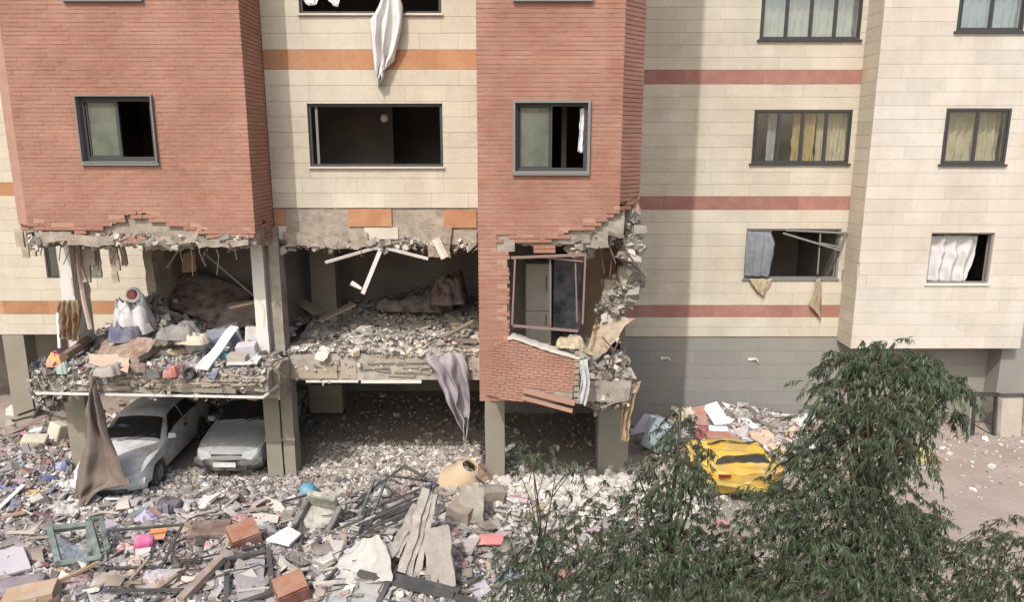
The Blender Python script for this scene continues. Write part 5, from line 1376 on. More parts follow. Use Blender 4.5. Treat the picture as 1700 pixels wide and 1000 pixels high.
# -- leaning concrete
def slabx(label, a, b, w, t, seed, m='concrete', name='concrete_post', parts=4):
    """a broken post: splintered strips side by side, each a part"""
    p, q = P(*a), P(*b); base = (p + q) / 2; base.z = min(p.z, q.z)
    L = (q - p).length; d = (q - p).normalized(); s_ = d.cross(Vector((0, 1, 0))).normalized(); n = d.cross(s_)
    R = Matrix((s_, n, d)).transposed(); rd_ = random.Random(seed)
    root = empty(name, base, label, 'concrete')
    for k in range(parts):
        x0, x1 = -w/2 + w * k / parts, -w/2 + w * (k + .99) / parts
        z0, z1 = rd_.uniform(0, .12) * L, L * (1 - rd_.uniform(0, .16)); tilt = rd_.uniform(-.05, .05); dy = rd_.uniform(-.45, .45) * t
        mb = MB(); mb.rag(x0, x1, -t/2 + dy, t/2 + dy, z0, z1, .05, .042, 0, seed + k)
        mb.v = [tuple(p - base + R @ Vector((v[0] + tilt * v[2], v[1], v[2]))) for v in mb.v]
        mb.build('splinter' if parts > 1 else 'slab', MT[m] if isinstance(m, str) else m, root, world=False)
    return root
cg = c_('leaning_concrete', (148, 140, 132), .95, .3, .9, col2=lin((178, 170, 158)), sc2=5, dust=.6)
slabx('longest concrete post leaning upright in the front rubble', (678, 962, 11.35), (716, 806, 12.2), .40, .26, 61, cg, parts=3)
slabx('slender split post leaning left beside the longest concrete post', (648, 935, 11.5), (704, 826, 12.2), .24, .18, 62, cg, parts=2)
slabx('thin ragged post on the right side of the longest post', (724, 985, 11.2), (706, 830, 12.1), .16, .14, 63, cg, parts=1)
slabx('broad smooth concrete slab tilted right of the leaning posts', (738, 985, 11.0), (724, 866, 11.7), .42, .10, 64, c_('smooth_slab', (140, 131, 124), .95, .15, .6), 'concrete_slab', parts=1)
slabx('upright concrete stub behind the tilted slab below the lampshade', (782, 876, 13.0), (786, 806, 13.5), .48, .35, 65, 'concrete', 'concrete_stub', parts=1)
block('stone_block', 'rough stone lump beside the upright concrete stub', 'stone', 815, 835, (.45, .4, .35), 20, MT['concrete'], 5, 5, rag=.06, seed=66)
block('stone_block', 'rough brownish lump at the foot of the concrete stub', 'stone', 762, 868, (.5, .4, .4), -20, c_('brown_lump', (140, 124, 112)), 5, 15, rag=.07, seed=67)
flat('tub_lid', 'pink plastic lid lying right of the concrete stub', 'lid', ((790, 908, .15), (832, 905, .15), (837, 886, .25), (798, 888, .25)), .03, c_('pink_lid', (206, 122, 122), .5), .03, 9)
rumple('clothing', 'dark brown cloth under the pink plastic lid', 'clothing', 790, 880, .5, .25, .12, 10, c_('dark_brown_cloth', (84, 68, 60)), 25)
# tan lampshade
ls_ = empty('lampshade', G(768, 803, .02), 'tan conical lampshade overturned beside the middle right column', 'lampshade')
b = MB(); b.lathe([(.58, .0), (.50, .10), (.34, .36), (.20, .60), (.17, .60), (.30, .36), (.46, .08), (.56, .0)], n=28)
b.build('shade', c_('tan_shade', (188, 164, 132), col2=lin((176, 146, 112))), ls_, world=False, smooth=True, rot=(.35, .35, 0))
b = MB(); b.rag(-.1, .5, -.2, .1, .42, .62, .1, .06, 0, 5); b.build('torn_lining', c_('torn_brown', (120, 92, 70), col2=lin((196, 176, 150)), sc2=6), ls_, world=False, rot=(0, .9, 0))
b = MB(); b.tube([(.05, -.2, .62), (.35, -.35, .3), (.62, -.3, .05)], .02, 6); b.build('support_rod', MT['steel'], ls_, world=False)
stick('metal_bar', 'curled dark rod beside the column by the lampshade', 'bar', (790, 802), (818, 782), .05, MT['steel'], dza=.05, dzb=.12)
# bottom beams
stick('steel_beam', 'long dark steel beam sloping along the bottom edge', 'beam', (595, 952), (790, 1002), .10, MT['steel'], .08, .25, .15)
stick('steel_beam', 'second dark beam just above the sloping bottom beam', 'beam', (648, 958), (762, 985), .12, MT['steel'], .10, .2, .15)
stick('steel_beam', 'short dark steel strut standing below the bottom beams', 'beam', (628, 1004), (646, 968), .09, MT['steel'], .08, .1, .2)
stick('metal_bar', 'thin pale edged bar right of the bottom beams', 'bar', (772, 985), (850, 968), .035, MT['frame_grey'], dza=.1, dzb=.15)
stick('metal_bar', 'short dark bar against the wrinkled tarpaulin', 'bar', (536, 970), (560, 945), .05, MT['steel'], dza=.12, dzb=.2)
# scatter of countable pieces, each told apart by colour and by the thing it lies beside
LAND = [('brown suitcase', 350, 875), ('orange red drawer', 408, 885), ('dark backpack', 283, 835), ('bright pink bag', 238, 903), ('broken glass frame', 125, 905), ('clean white board', 472, 892), ('teal basin', 511, 812), ('tipped armchair', 533, 850), ('dark red drawer', 487, 970), ('lavender bag', 243, 860), ('thick timber beam', 340, 960), ('wrinkled tarpaulin', 600, 930), ('longest concrete post', 690, 890), ('tilted concrete slab', 735, 925), ('pink lid', 814, 897), ('concrete stub', 785, 838), ('tan lampshade', 768, 785), ('lilac board', 30, 930), ('purple cushion', 30, 975), ('crushed tan carton', 55, 990), ('blanket tail', 125, 840), ('white plank', 20, 825), ('sloping bottom beam', 700, 975), ('slim metal frame', 220, 925), ('big skewed frame', 660, 820)]
USED = set()
def where(px, py, head):
    for k, (nm, lx, ly) in enumerate(sorted(LAND, key=lambda t: (t[1] - px) ** 2 + (1.6 * (t[2] - py)) ** 2)):
        dx, dy = px - lx, 1.6 * (py - ly)
        ds_ = ['right of', 'left of'] if abs(dx) > abs(dy) else []
        d = ('right of' if dx > 0 else 'left of') if abs(dx) > abs(dy) else ('in front of' if dy > 0 else 'just behind')
        l_ = '%s %s the %s' % (head, d, nm)
        if l_ not in USED: USED.add(l_); return l_
rd = random.Random(77)
def region():
    while True:
        a, b = rd.uniform(5, 830), rd.uniform(838, 995)
        if not (620 < a < 790 and b < 1000) and not (430 < a < 500 and 870 < b < 910) and not (70 < a < 300 and 860 < b < 940): return a, b
cols = [((146, 133, 120), 'tan'), ((112, 102, 95), 'brown'), ((160, 155, 150), 'grey'), ((184, 177, 167), 'pale')]
for k in range(44):
    a, b = region(); L = rd.uniform(25, 75); th = rd.uniform(-.7, .7); cc = rd.choice(cols)
    stick('lath', where(a + L * .5, b, ('long ' if L > 50 else 'short ') + cc[1] + ' splintered lath'), 'lath', (a, b), (a + L * math.cos(th), b + .6 * L * math.sin(th)), rd.uniform(.025, .06), c_('lath_' + cc[1], cc[0]), rd.uniform(.015, .04), rd.uniform(.05, .15), rd.uniform(.06, .22), group='splintered laths in the front debris')
for k in range(30):
    a, b = region(); cc = rd.choice(cols)
    flat('board_piece', where(a + 12, b - 8, cc[1] + ' broken board piece'), 'board', ((a, b, .08), (a + rd.uniform(14, 40), b + rd.uniform(-6, 6), .1), (a + rd.uniform(12, 44), b - rd.uniform(10, 26), rd.uniform(.12, .26)), (a + rd.uniform(-8, 8), b - rd.uniform(10, 26), rd.uniform(.12, .24))), rd.uniform(.02, .05), c_('piece_' + cc[1], cc[0]), .03, k, n=4, group='broken boards in the front debris')
scr = [((170, 163, 172), 'lilac grey'), ((120, 98, 88), 'brown'), ((204, 200, 194), 'white'), ((90, 83, 88), 'dark grey'), ((166, 140, 122), 'sand'), ((140, 114, 112), 'rosy'), ((86, 92, 106), 'slate blue'), ((186, 174, 152), 'cream')]
for k in range(64):
    a, b = region(); c0, nm = rd.choice(scr); sz = rd.uniform(.2, .6)
    rumple('cloth_scrap', where(a, b, ('large ' if sz > .4 else 'small ') + nm + ' cloth scrap'), 'cloth', a, b, sz, sz * rd.uniform(.5, .8), rd.uniform(.07, .17), rd.uniform(0, 180), c_('scrap_' + nm.replace(' ', '_'), c0, col2=lin((150, 142, 134)), sc2=4), 100 + k, group='cloth scraps in the front debris', nf=1.6)

# tangles of wire
for k in range(16):
    a, b = region(); c = G(a, b, .04); mb = MB()
    for _ in range(5):
        p = c + Vector((rd.uniform(-.3, .3), rd.uniform(-.3, .3), 0)); pts = [p]
        d = rd.uniform(0, 6.28)
        for i in range(7):
            d += rd.uniform(-.9, .9); p = p + Vector((math.cos(d) * .16, math.sin(d) * .16, rd.uniform(-.05, .07))); p.z = max(p.z, h(p.x, p.y) + .05); pts.append(p)
        mb.tube(pts, rd.uniform(.008, .015), 4)
    w_ = empty('wire_tangle', c, where(a, b, 'dark wire tangle'), 'wire', 'wire tangles in the front debris')
    mb.each('wire', MT['steel'] if k % 3 else MT['rebar'], w_)

# -- right pile
pw = 18.3
flat('furniture_panel', 'upper white cabinet panel tilted on the right debris pile', 'panel', ((1186, 706, 18.2), (1213, 704, 18.2), (1190, 668, 18.9), (1166, 676, 18.9)), .06, MT['white'], .0, Y=True)
flat('furniture_panel', 'lower white cabinet panel on the right debris pile', 'panel', ((1180, 730, 17.9), (1214, 730, 17.9), (1206, 708, 18.3), (1176, 708, 18.3)), .06, MT['white'], .0, Y=True)
block('cabinet', 'reddish wooden cabinet under the white panels on the right pile', 'cabinet', 1194, 742, (.85, .4, .35), 4, c_('rosy_wood', (160, 112, 98)), 5, 4, Y=17.9)
flat('board', 'rosy wooden board behind the upper white cabinet panel', 'board', ((1150, 706, 18.3), (1176, 708, 18.3), (1170, 674, 18.9), (1144, 680, 18.9)), .05, c_('rosy_wood', (160, 112, 98)), .01, Y=True)
rumple('clothing', 'crimson cloth wedged under the rosy wooden board', 'clothing', 1164, 724, .35, .3, .35, 0, c_('crimson', (146, 44, 58)), 41, Y=18.0)
flat('board', 'large tan chipboard sheet sloping on the right pile', 'board', ((1246, 728, 17.8), (1302, 758, 17.4), (1326, 700, 18.6), (1240, 692, 18.8)), .035, c_('chipboard', (196, 164, 134), col2=lin((208, 182, 154)), sc2=4), .03, 11, Y=True)
flat('board', 'pale narrow board propped left of the tan chipboard', 'board', ((1222, 690, 18.7), (1232, 688, 18.7), (1260, 711, 18.1), (1248, 712, 18.1)), .04, MT['white'], .0, Y=True)
stick('board', 'white edged strip along the lower rim of the tan chipboard', 'board', (1246, 732), (1302, 762), .09, c_('pale_strip', (206, 190, 172)), .03, Y=(17.7, 17.3))
rumple('plastic_sheet', 'white plastic heaped at the right end of the debris pile', 'plastic', 1330, 706, .9, .5, .4, 20, c_('white_plastic', (206, 206, 204)), 42, Y=18.9)
rumple('plastic_sheet', 'white netting bunched between cabinet and chipboard', 'plastic', 1228, 722, .55, .4, .5, 20, c_('white_net', (186, 178, 176), col2=lin((150, 138, 134)), sc2=8), 43, Y=18.1)
rumple('plastic_sheet', 'white and grey wrapping below the tan chipboard edge', 'plastic', 1255, 752, .7, .4, .35, 0, c_('white_plastic', (206, 206, 204)), 45, Y=17.3)
rumple('clothing', 'yellow patterned cloth at the left top of the right pile', 'clothing', 1124, 694, .5, .4, .40, 30, c_('yellow_pattern', (176, 150, 76), col2=lin((206, 196, 170)), mix2=1., sc2=9), 46, Y=18.5)
rumple('clothing', 'cream cloth beside the yellow patterned cloth on the pile', 'clothing', 1140, 690, .4, .3, .3, 0, c_('cream_cloth', (200, 188, 164)), 47, Y=18.6)
flat('board', 'light blue grey panel leaning beside the ochre hanging strip', 'board', ((1046, 722, 17.4), (1072, 716, 17.4), (1098, 692, 18.2), (1070, 688, 18.2)), .04, c_('bluegrey_panel', (156, 158, 176)), .0, Y=True)
fr = empty('washing_machine', P(1090, 748, 17.3), 'pale blue grey washing machine lying in the pile by the shadow edge', 'appliance', rot=yawrot(30, 0, 20))
b = MB(); b.box(-.3, .3, -.3, .3, 0, .8); b.build('cabinet_shell', c_('pale_blue_enamel', (160, 176, 184), .5), fr, world=False, bevel=.02)
b = MB(); b.lathe([(.2, .0), (.17, .03), (.1, .02), (.0, .02)], n=20); b.build('door', c_('grey_glass', (90, 98, 104), .3), fr, world=False, loc=(0, -.305, .42), rot=(math.radians(90), 0, 0))
b = MB(); b.box(-.28, .28, -.315, -.3, .66, .76); b.build('control_panel', MT['white'], fr, world=False)
rumple('clothing', 'dusty pink bedding below the pale washing machine', 'clothing', 1085, 775, .7, .5, .28, 10, c_('dusty_pink', (178, 156, 154)), 48)
flat('board', 'flat brown board on the ground below the wrecked yellow car', 'board', ((1160, 890, .03), (1250, 893, .03), (1252, 862, .05), (1166, 858, .05)), .04, c_('brown_flat', (134, 118, 108)), .01, 12)
rumple('bag', 'bright pink plastic bag on the brown board below the yellow car', 'bag', 1198, 872, .28, .22, .12, 10, c_('hot_pink', (222, 78, 116)), 49, dz=.04)
block('carton', 'small yellow carton on the open ground right of the tree', 'carton', 1530, 762, (.34, .3, .22), 20, c_('yellow_carton', (206, 196, 120), col2=lin((216, 210, 190))), 5, 0, dz=.0)
block('carton', 'small brown carton right beside the yellow carton', 'carton', 1550, 768, (.3, .22, .14), -10, c_('brown_carton', (150, 104, 70)), 0, 0, dz=.0)
block('stone_block', 'single white stone on the open ground below the fallen door', 'stone', 1646, 777, (.17, .12, .07), 30, c_('white_stone', (214, 208, 198)), rag=.02, seed=3)
block('stone_block', 'smaller white stone on open ground near the brown carton', 'stone', 1576, 755, (.12, .09, .06), 10, c_('white_stone', (214, 208, 198)), rag=.02, seed=4)
rumple('clothing', 'dark scrap lying on the open ground above the cartons', 'clothing', 1558, 751, .2, .14, .08, 0, c_('slate_cloth', (88, 82, 92)), 51)
# doors against the base wall at far right
YD = 18.7
dr = empty('fallen_door', P(1630, 733, YD), 'dark empty door frame stood against the grey base wall', 'door')
for a, b in (((1612, 733), (1616, 653)), ((1650, 732), (1656, 655)), ((1610, 655), (1660, 656)), ((1611, 731), (1652, 731))):
    mb = MB(); mb.bar(P(*a, YD), P(*b, YD + (.15 if b[1] < 700 else 0)), .12, .09); mb.build('frame_bar', c_('weathered_dark', (54, 51, 49), dust=.1), dr)
mb = MB(); mb.bar(P(1607, 733, YD - .15), P(1613, 655, YD + .1), .05, .05); mb.build('frame_bar', MT['frame_grey'], dr)
mb = MB(); mb.bar(P(1618, 706, YD - .1), P(1646, 722, YD - .2), .05, .03); mb.build('loose_bar', c_('weathered_dark', (54, 51, 49), dust=.1), dr)
d2 = empty('fallen_door', P(1680, 734, YD), 'glazed door leaf with pale panels leaning by the empty frame', 'door')
q = [P(1656, 733, YD - .1), P(1698, 735, YD - .1), P(1702, 656, YD + .12), P(1659, 657, YD + .12)]
for i in range(4):
    mb = MB(); mb.bar(q[i], q[(i + 1) % 4], .10, .07); mb.build('frame_bar', c_('weathered_frame', (112, 106, 98)) if i != 2 else MT['steel'], d2)
mb = MB(); mb.hexa([q[0], q[1], q[2], q[3]] + [p + Vector((0, .03, 0)) for p in q]); mb.build('panel', c_('dusty_pane', (170, 160, 148), .3, col2=lin((150, 142, 126)), sc2=2), d2)
flat('paper', 'white paper lying at the foot of the empty door frame', 'paper', ((1630, 730, .02), (1642, 734, .02), (1640, 726, .06), (1632, 724, .05)), .01, MT['white'])
# little lamps on the grey base wall
for a, b in ((1104, 595), (1249, 597), (1660, 603)):
    p = P(a, b, YR + .03); l_ = {1104: 'pale wall bracket in the shaded part of the grey base', 1249: 'white wall bracket in the sunlit middle of the grey base', 1660: 'pale wall bracket under the projecting bay'}[a]
    w_ = empty('wall_bracket', p, l_, 'bracket')
    b_ = MB(); b_.box(-.12, .06, -.02, .02, -.03, .03); b_.build('plate', MT['white'], w_, world=False)
    b_ = MB(); b_.tube([(-.02, -.02, 0), (.08, -.10, .05), (.13, -.08, -.04)], .02, 6); b_.build('arm', MT['white'], w_, world=False)

# -- parking
bx = empty('storage_box', Vector((-5.35, 20.3, 0)), 'beige metal storage box standing in the dark parking bay', 'storage box')
b = MB(); b.box(-.5, .5, -.3, .3, .12, 1.0); b.build('cabinet_shell', c_('beige_metal', (150, 138, 116), .5), bx, world=False, bevel=.07)
b = MB(); b.box(-.42, .42, -.325, -.3, .55, .6); b.build('ledge', c_('beige_metal', (150, 138, 116), .5), bx, world=False, bevel=.01)
for x in (-.4, .4):
    b = MB(); b.box(x - .05, x + .05, -.2, .2, 0, .12); b.build('foot', MT['steel'], bx, world=False)

# -- open first floor: left room
def pl_(px, py, Y, dz=0): p = P(px, py, Y); return p
def sblock(name, label, cat, px, py, *a, **k): return block(name, label, cat, px, py, *a, Y=on_slab(px, py), **k)
def srump(name, label, cat, px, py, *a, **k): return rumple(name, label, cat, px, py, *a, Y=on_slab(px, py), **k)
r_ = empty('radiator', P(378, 572, on_slab(378, 572)), 'blue grey ribbed radiator lying tilted on the upper debris', 'radiator', rot=yawrot(18, 12, -14))
for k in range(6):
    b = MB(); b.box(-.36, .36, -.27 + .095 * k, -.27 + .095 * k + .05, 0, .38); b.build('rib', c_('radiator_blue', (150, 154, 170), .5), r_, world=False, bevel=.02)
b = MB(); b.box(-.34, .34, -.27, .27, .02, .30); b.build('core', c_('radiator_core', (58, 60, 70)), r_, world=False)
sblock('carton', 'upper white carton standing beside the white corner column', 'carton', 421, 570, (.36, .30, .40), 12, c_('white_card', (214, 212, 208)), -4, 6, dz=0)
sblock('carton', 'lower lilac white carton in front of the upper white carton', 'carton', 412, 592, (.42, .32, .30), 8, c_('lilac_card', (196, 190, 200)), 6, -4)
sblock('carton', 'brownish carton beside the teal cloth upstairs', 'carton', 395, 606, (.38, .3, .24), 4, c_('mushroom_card', (164, 152, 142)), 4, 6)
srump('clothing', 'teal cloth squeezed between white board and cartons upstairs', 'clothing', 374, 598, .3, .25, .26, 40, c_('teal_bright', (70, 164, 172)), 61)
flat('board', 'white curled board sloping toward the slab edge upstairs', 'board', ((326, 614, .04), (346, 617, .03), (398, 570, .35), (386, 566, .38)), .03, MT['white'], .04, 14, Y='slab')
flat('board', 'pale flat board at the right end of the slab edge', 'board', ((376, 613, .1), (428, 612, .1), (436, 600, .12), (392, 602, .12)), .03, c_('pale_board', (200, 202, 200)), .01, 15, Y='slab')
po = MB(); po.lathe([(.0, .0), (.10, .0), (.135, .06), (.14, .15), (.11, .2), (.09, .2), (.10, .14), (0, .1)], n=20)
tag(po.build('pot', c_('black_pot', (40, 38, 40), .5), None, world=False, smooth=True, loc=P(318, 622, 14.95), rot=(1.1, .2, 0)), 'black cooking pot lying at the slab edge under the white board', 'pot')
rug = flat('carpet', 'brown patterned carpet spread on the left slab', 'carpet', ((160, 606, .08), (232, 606, .1), (262, 576, .18), (172, 576, .16)), .02, c_('carpet_brown', (122, 96, 84), col2=lin((150, 128, 112)), mix2=1., sc2=9), .07, 16, Y='slab', n=16)
flat('carpet', 'beige underside of carpet folded over the slab edge', 'carpet', ((148, 608, .06), (215, 622, .03), (218, 602, .16), (148, 598, .12)), .02, c_('carpet_beige', (190, 164, 142)), .04, 17, Y='slab', n=12)
stick('carpet_roll', 'rolled brown carpet lying across the patterned carpet', 'carpet', (226, 612), (290, 578), .22, c_('carpet_roll', (126, 104, 90), col2=lin((150, 130, 112)), sc2=8), rag=.03, dza=.18, dzb=.22, Y='slab')
stick('carpet_roll', 'smaller rolled rug at the left end of the slab', 'carpet', (108, 604), (150, 578), .20, c_('rug_roll', (118, 92, 70), col2=lin((90, 70, 56)), sc2=8), rag=.03, dza=.15, dzb=.18, Y='slab')
rumple('bag', 'pink and orange plastic bag at the left tip of the slab', 'bag', 92, 604, .3, .25, .36, 0, c_('pink_orange', (214, 120, 120), col2=lin((224, 170, 90)), mix2=1., sc2=4), 62, Y=14.95)
rumple('bag', 'pale green plastic bag below the pink and orange bag', 'bag', 104, 616, .26, .2, .24, 0, c_('mint_bag', (150, 176, 164)), 63, Y=14.9)
rumple('clothing', 'black bundle beyond the left tip of the slab', 'clothing', 66, 612, .4, .3, .35, 0, c_('black_cloth', (38, 38, 44)), 64, Y=15.2)
for k, (px, py, nm, c0, lab, sx, hh) in enumerate(((215, 560, 'navy_bundle', (82, 84, 110), 'navy blanket bundle in front of the white mattress heap', .7, .3), (180, 575, 'dark_bundle', (56, 52, 54), 'dark clothes behind the patterned carpet', .6, .25), (205, 572, 'stripe_bundle', (186, 188, 176), 'pale striped bedding above the patterned carpet', .55, .16),
      (268, 590, 'pale_garment', (206, 194, 176), 'cream garments beside the rolled carpet', .6, .16), (300, 588, 'tan_garment', (190, 162, 126), 'tan garments in the middle of the left slab', .5, .14), (330, 582, 'white_garment', (208, 206, 202), 'white garments left of the sloping white board', .6, .2), (318, 566, 'cream_garment', (200, 188, 166), 'cream quilt in front of the radiator', .6, .2), (255, 622, 'black_garment', (50, 48, 48), 'black garment hanging at the slab edge centre', .35, .12), (285, 621, 'red_garment', (176, 110, 96), 'reddish cloth beside the black pot', .25, .12), (180, 618, 'grey_garment', (150, 138, 132), 'grey cloth caught at the slab edge above the blanket', .5, .14), (230, 612, 'umber_garment', (110, 84, 72), 'umber cloth at the slab edge centre left', .4, .12), (300, 556, 'greyish_garment', (120, 116, 112), 'grey covers in front of the dark back room', .8, .25))):
    srump('clothing', lab, 'clothing', px, py, sx * 1.15, sx * .75, hh * 1.5 + .05, rd.uniform(-20, 40), c_(nm, c0), 70 + k, dz=.02)
rumple('mattress', 'white stuffing heap slumped against the torn partition upstairs', 'mattress', 224, 548, .85, .7, 1.05, 10, c_('white_stuffing', (206, 204, 204), col2=lin((160, 158, 166))), 65, Y=16.25)
dr_ = empty('cushion', P(221, 490, 16.2), 'round red cushion with a white rim on top of the white stuffing heap', 'cushion', rot=(1.2, .2, 0))
b = MB(); b.lathe([(.0, .09), (.08, .085), (.12, .05), (.12, .0), (0, 0)], n=20); b.build('centre_panel', c_('red_pillow', (150, 60, 60)), dr_, world=False, smooth=True)
b = MB(); b.lathe([(.12, .06), (.16, .05), (.18, .0), (.16, -.06), (0, -.07)], n=20); b.build('rim', MT['white'], dr_, world=False, smooth=True)
rumple('clothing', 'white towel hanging over the stuffing heap below the red pillow', 'clothing', 205, 512, .4, .3, .3, 30, c_('white_shirt', (212, 210, 206)), 66, Y=16.5)
# dark room behind: fallen panels and bars
flat('wardrobe_panel', 'large dark brown panel fallen across the back of the left room', 'panel', ((282, 510, 17.4), (372, 545, 17.2), (424, 486, 18.2), (290, 440, 18.4)), .05, c_('dark_panel', (84, 64, 54)), .02, 18, Y=True)
flat('wardrobe_panel', 'grey brown panel leaning behind the radiator', 'panel', ((340, 545, 17.2), (420, 545, 17.0), (430, 498, 17.6), (360, 508, 17.8)), .05, c_('greybrown_panel', (104, 92, 84)), .02, 19, Y=True)
flat('wardrobe_panel', 'pale splinter of panel in the dark left room', 'panel', ((302, 452, 17.6), (326, 450, 17.6), (324, 418, 17.7), (304, 422, 17.7)), .04, c_('tan_plank', (160, 130, 104)), .02, 20, Y=True)
stick('metal_bar', 'pale ceiling rail slanting down at the right of the left room', 'bar', (338, 420), (422, 492), .04, MT['frame_grey'], Y=(16.4, 16.9))
stick('metal_bar', 'thin rail slanting from the torn partition to the ceiling', 'bar', (278, 445), (296, 416), .04, MT['frame_grey'], Y=(16.6, 16.6))
stick('shelf', 'dusty shelf plank jammed beside the white corner column', 'shelf', (384, 510), (430, 500), .22, MT['wood_grey'], .05, Y=(16.3, 16.2))
stick('pipe', 'pinkish torn pipe standing at the left corner upstairs', 'pipe', (126, 420), (150, 545), .10, c_('pink_pipe', (178, 152, 138)), rag=.04, Y=(15.8, 15.6))
stick('pipe', 'thin white pole beside the ochre curtain', 'pipe', (96, 520), (99, 578), .05, MT['white'], Y=(15.9, 15.8))
# middle room
hl = empty('ceiling_lamp', P(638, 196, 17.6), 'small globe lamp hanging in the dark room of the wide glassless window', 'lamp')
b = MB(); b.lathe([(0, .10), (.07, .08), (.1, 0), (.07, -.08), (0, -.1)], n=14); b.build('globe', MT['white'], hl, world=False, smooth=True)
b = MB(); b.tube([(0, 0, .1), (0, 0, 9.08 - hl.location.z)], .012, 5); b.build('rod', MT['steel'], hl, world=False)
a = P(628, 412, 16.05)
cf = empty('ceiling_fan', P(634, 412, 16.1), 'white ceiling fan torn loose with three bare blades dangling', 'ceiling fan')
for p, q in (((622, 412, 16.1), (540, 436, 15.9)), ((640, 412, 16.1), (711, 430, 15.9)), ((632, 414, 16.1), (602, 488, 15.9))):
    mb = MB(); mb.bar(P(*p), P(*q), .09 if q[0] == 602 else .06, .03, up=(0, 1, .3)); mb.build('blade', c_('fan_white', (206, 200, 194)), cf)
mb = MB(); mb.tube([P(583, 470, 15.95), P(592, 475, 15.95), P(600, 480, 15.92)], [.06, .05, .03], 10); mb.build('lamp_bulb', c_('fan_white', (206, 200, 194)), cf)
mb = MB(); mb.tube([P(632, 404, 16.15), P(632, 416, 16.1)], .07, 10); mb.build('hub', c_('fan_white', (206, 200, 194)), cf)
for k, (a, b, c, d, Y0, Y1, w) in enumerate(((500, 500, 528, 520, 18, 17.6, .3), (535, 530, 588, 505, 17.4, 17.8, .28), (735, 560, 790, 532, 16.6, 17.4, .16), (755, 565, 792, 566, 16.4, 16.5, .2), (760, 575, 792, 578, 16.3, 16.3, .06), (470, 575, 520, 565, 16.4, 16.8, .08))):
    stick('timber', ['slanted grey plank at the left back of the middle floor', 'broad dusty plank before the beige pillar', 'plank rising at the right of the middle floor', 'brown board beside the brick edge on the middle floor', 'pale lath at the brick edge on the middle floor', 'batten at the left front of the middle floor'][k], 'plank', (a, b), (c, d), w, MT['wood_grey'] if k != 3 else c_('brown_board', (120, 100, 82)), .05, Y=(Y0, Y1))
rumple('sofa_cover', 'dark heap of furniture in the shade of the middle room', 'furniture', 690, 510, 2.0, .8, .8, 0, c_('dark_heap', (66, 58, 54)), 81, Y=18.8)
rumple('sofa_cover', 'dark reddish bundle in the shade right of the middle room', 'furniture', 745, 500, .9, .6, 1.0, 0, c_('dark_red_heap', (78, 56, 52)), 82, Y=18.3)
stick('cornice', 'pale plaster lump hanging beside the fan over the middle room', 'plaster', (722, 398), (738, 428), .2, c_('pale_plaster', (206, 198, 186)), rag=.03, Y=(15.95, 15.9))
# kitchen
fg = empty('fridge', Vector((X_(894, 480, 15.9), 15.9, 3.3)), 'beige fridge standing behind the twisted kitchen window frame', 'fridge')
fw_, ff = .29, c_('fridge_beige', (190, 184, 168), .45, .06, col2=lin((164, 156, 140)))
b = MB(); b.box(-fw_, fw_, .05, .62, 0, 1.85); b.build('cabinet_shell', ff, fg, world=False, bevel=.03)
b = MB(); b.box(-fw_, fw_, 0, .045, 0, .78); b.build('lower_door', ff, fg, world=False, bevel=.03)
b = MB(); b.box(-fw_, fw_, 0, .045, .79, 1.85); b.build('upper_door', ff, fg, world=False, bevel=.03)
b = MB(); b.box(.16, .19, -.03, 0, 1.25, 1.6); b.build('handle', c_('grey_handle', (110, 106, 100)), fg, world=False, bevel=.008)
b = MB(); b.box(.16, .19, -.03, 0, .45, .72); b.build('handle', c_('grey_handle', (110, 106, 100)), fg, world=False, bevel=.008)
block('cupboard', 'dark blue grey cupboard standing right beside the beige fridge', 'cupboard', 940, 545, (.62, .4, 1.7), 0, c_('dark_cupboard', (62, 68, 78), col2=lin((90, 98, 110))), Y=16.2)
rumple('debris_bundle', 'cream bundle of torn plaster on the parapet below the window', 'plaster', 948, 572, .55, .3, .3, 0, c_('cream_torn', (200, 184, 152), col2=lin((120, 110, 80)), mix2=.7, sc2=7), 83, Y=14.05)
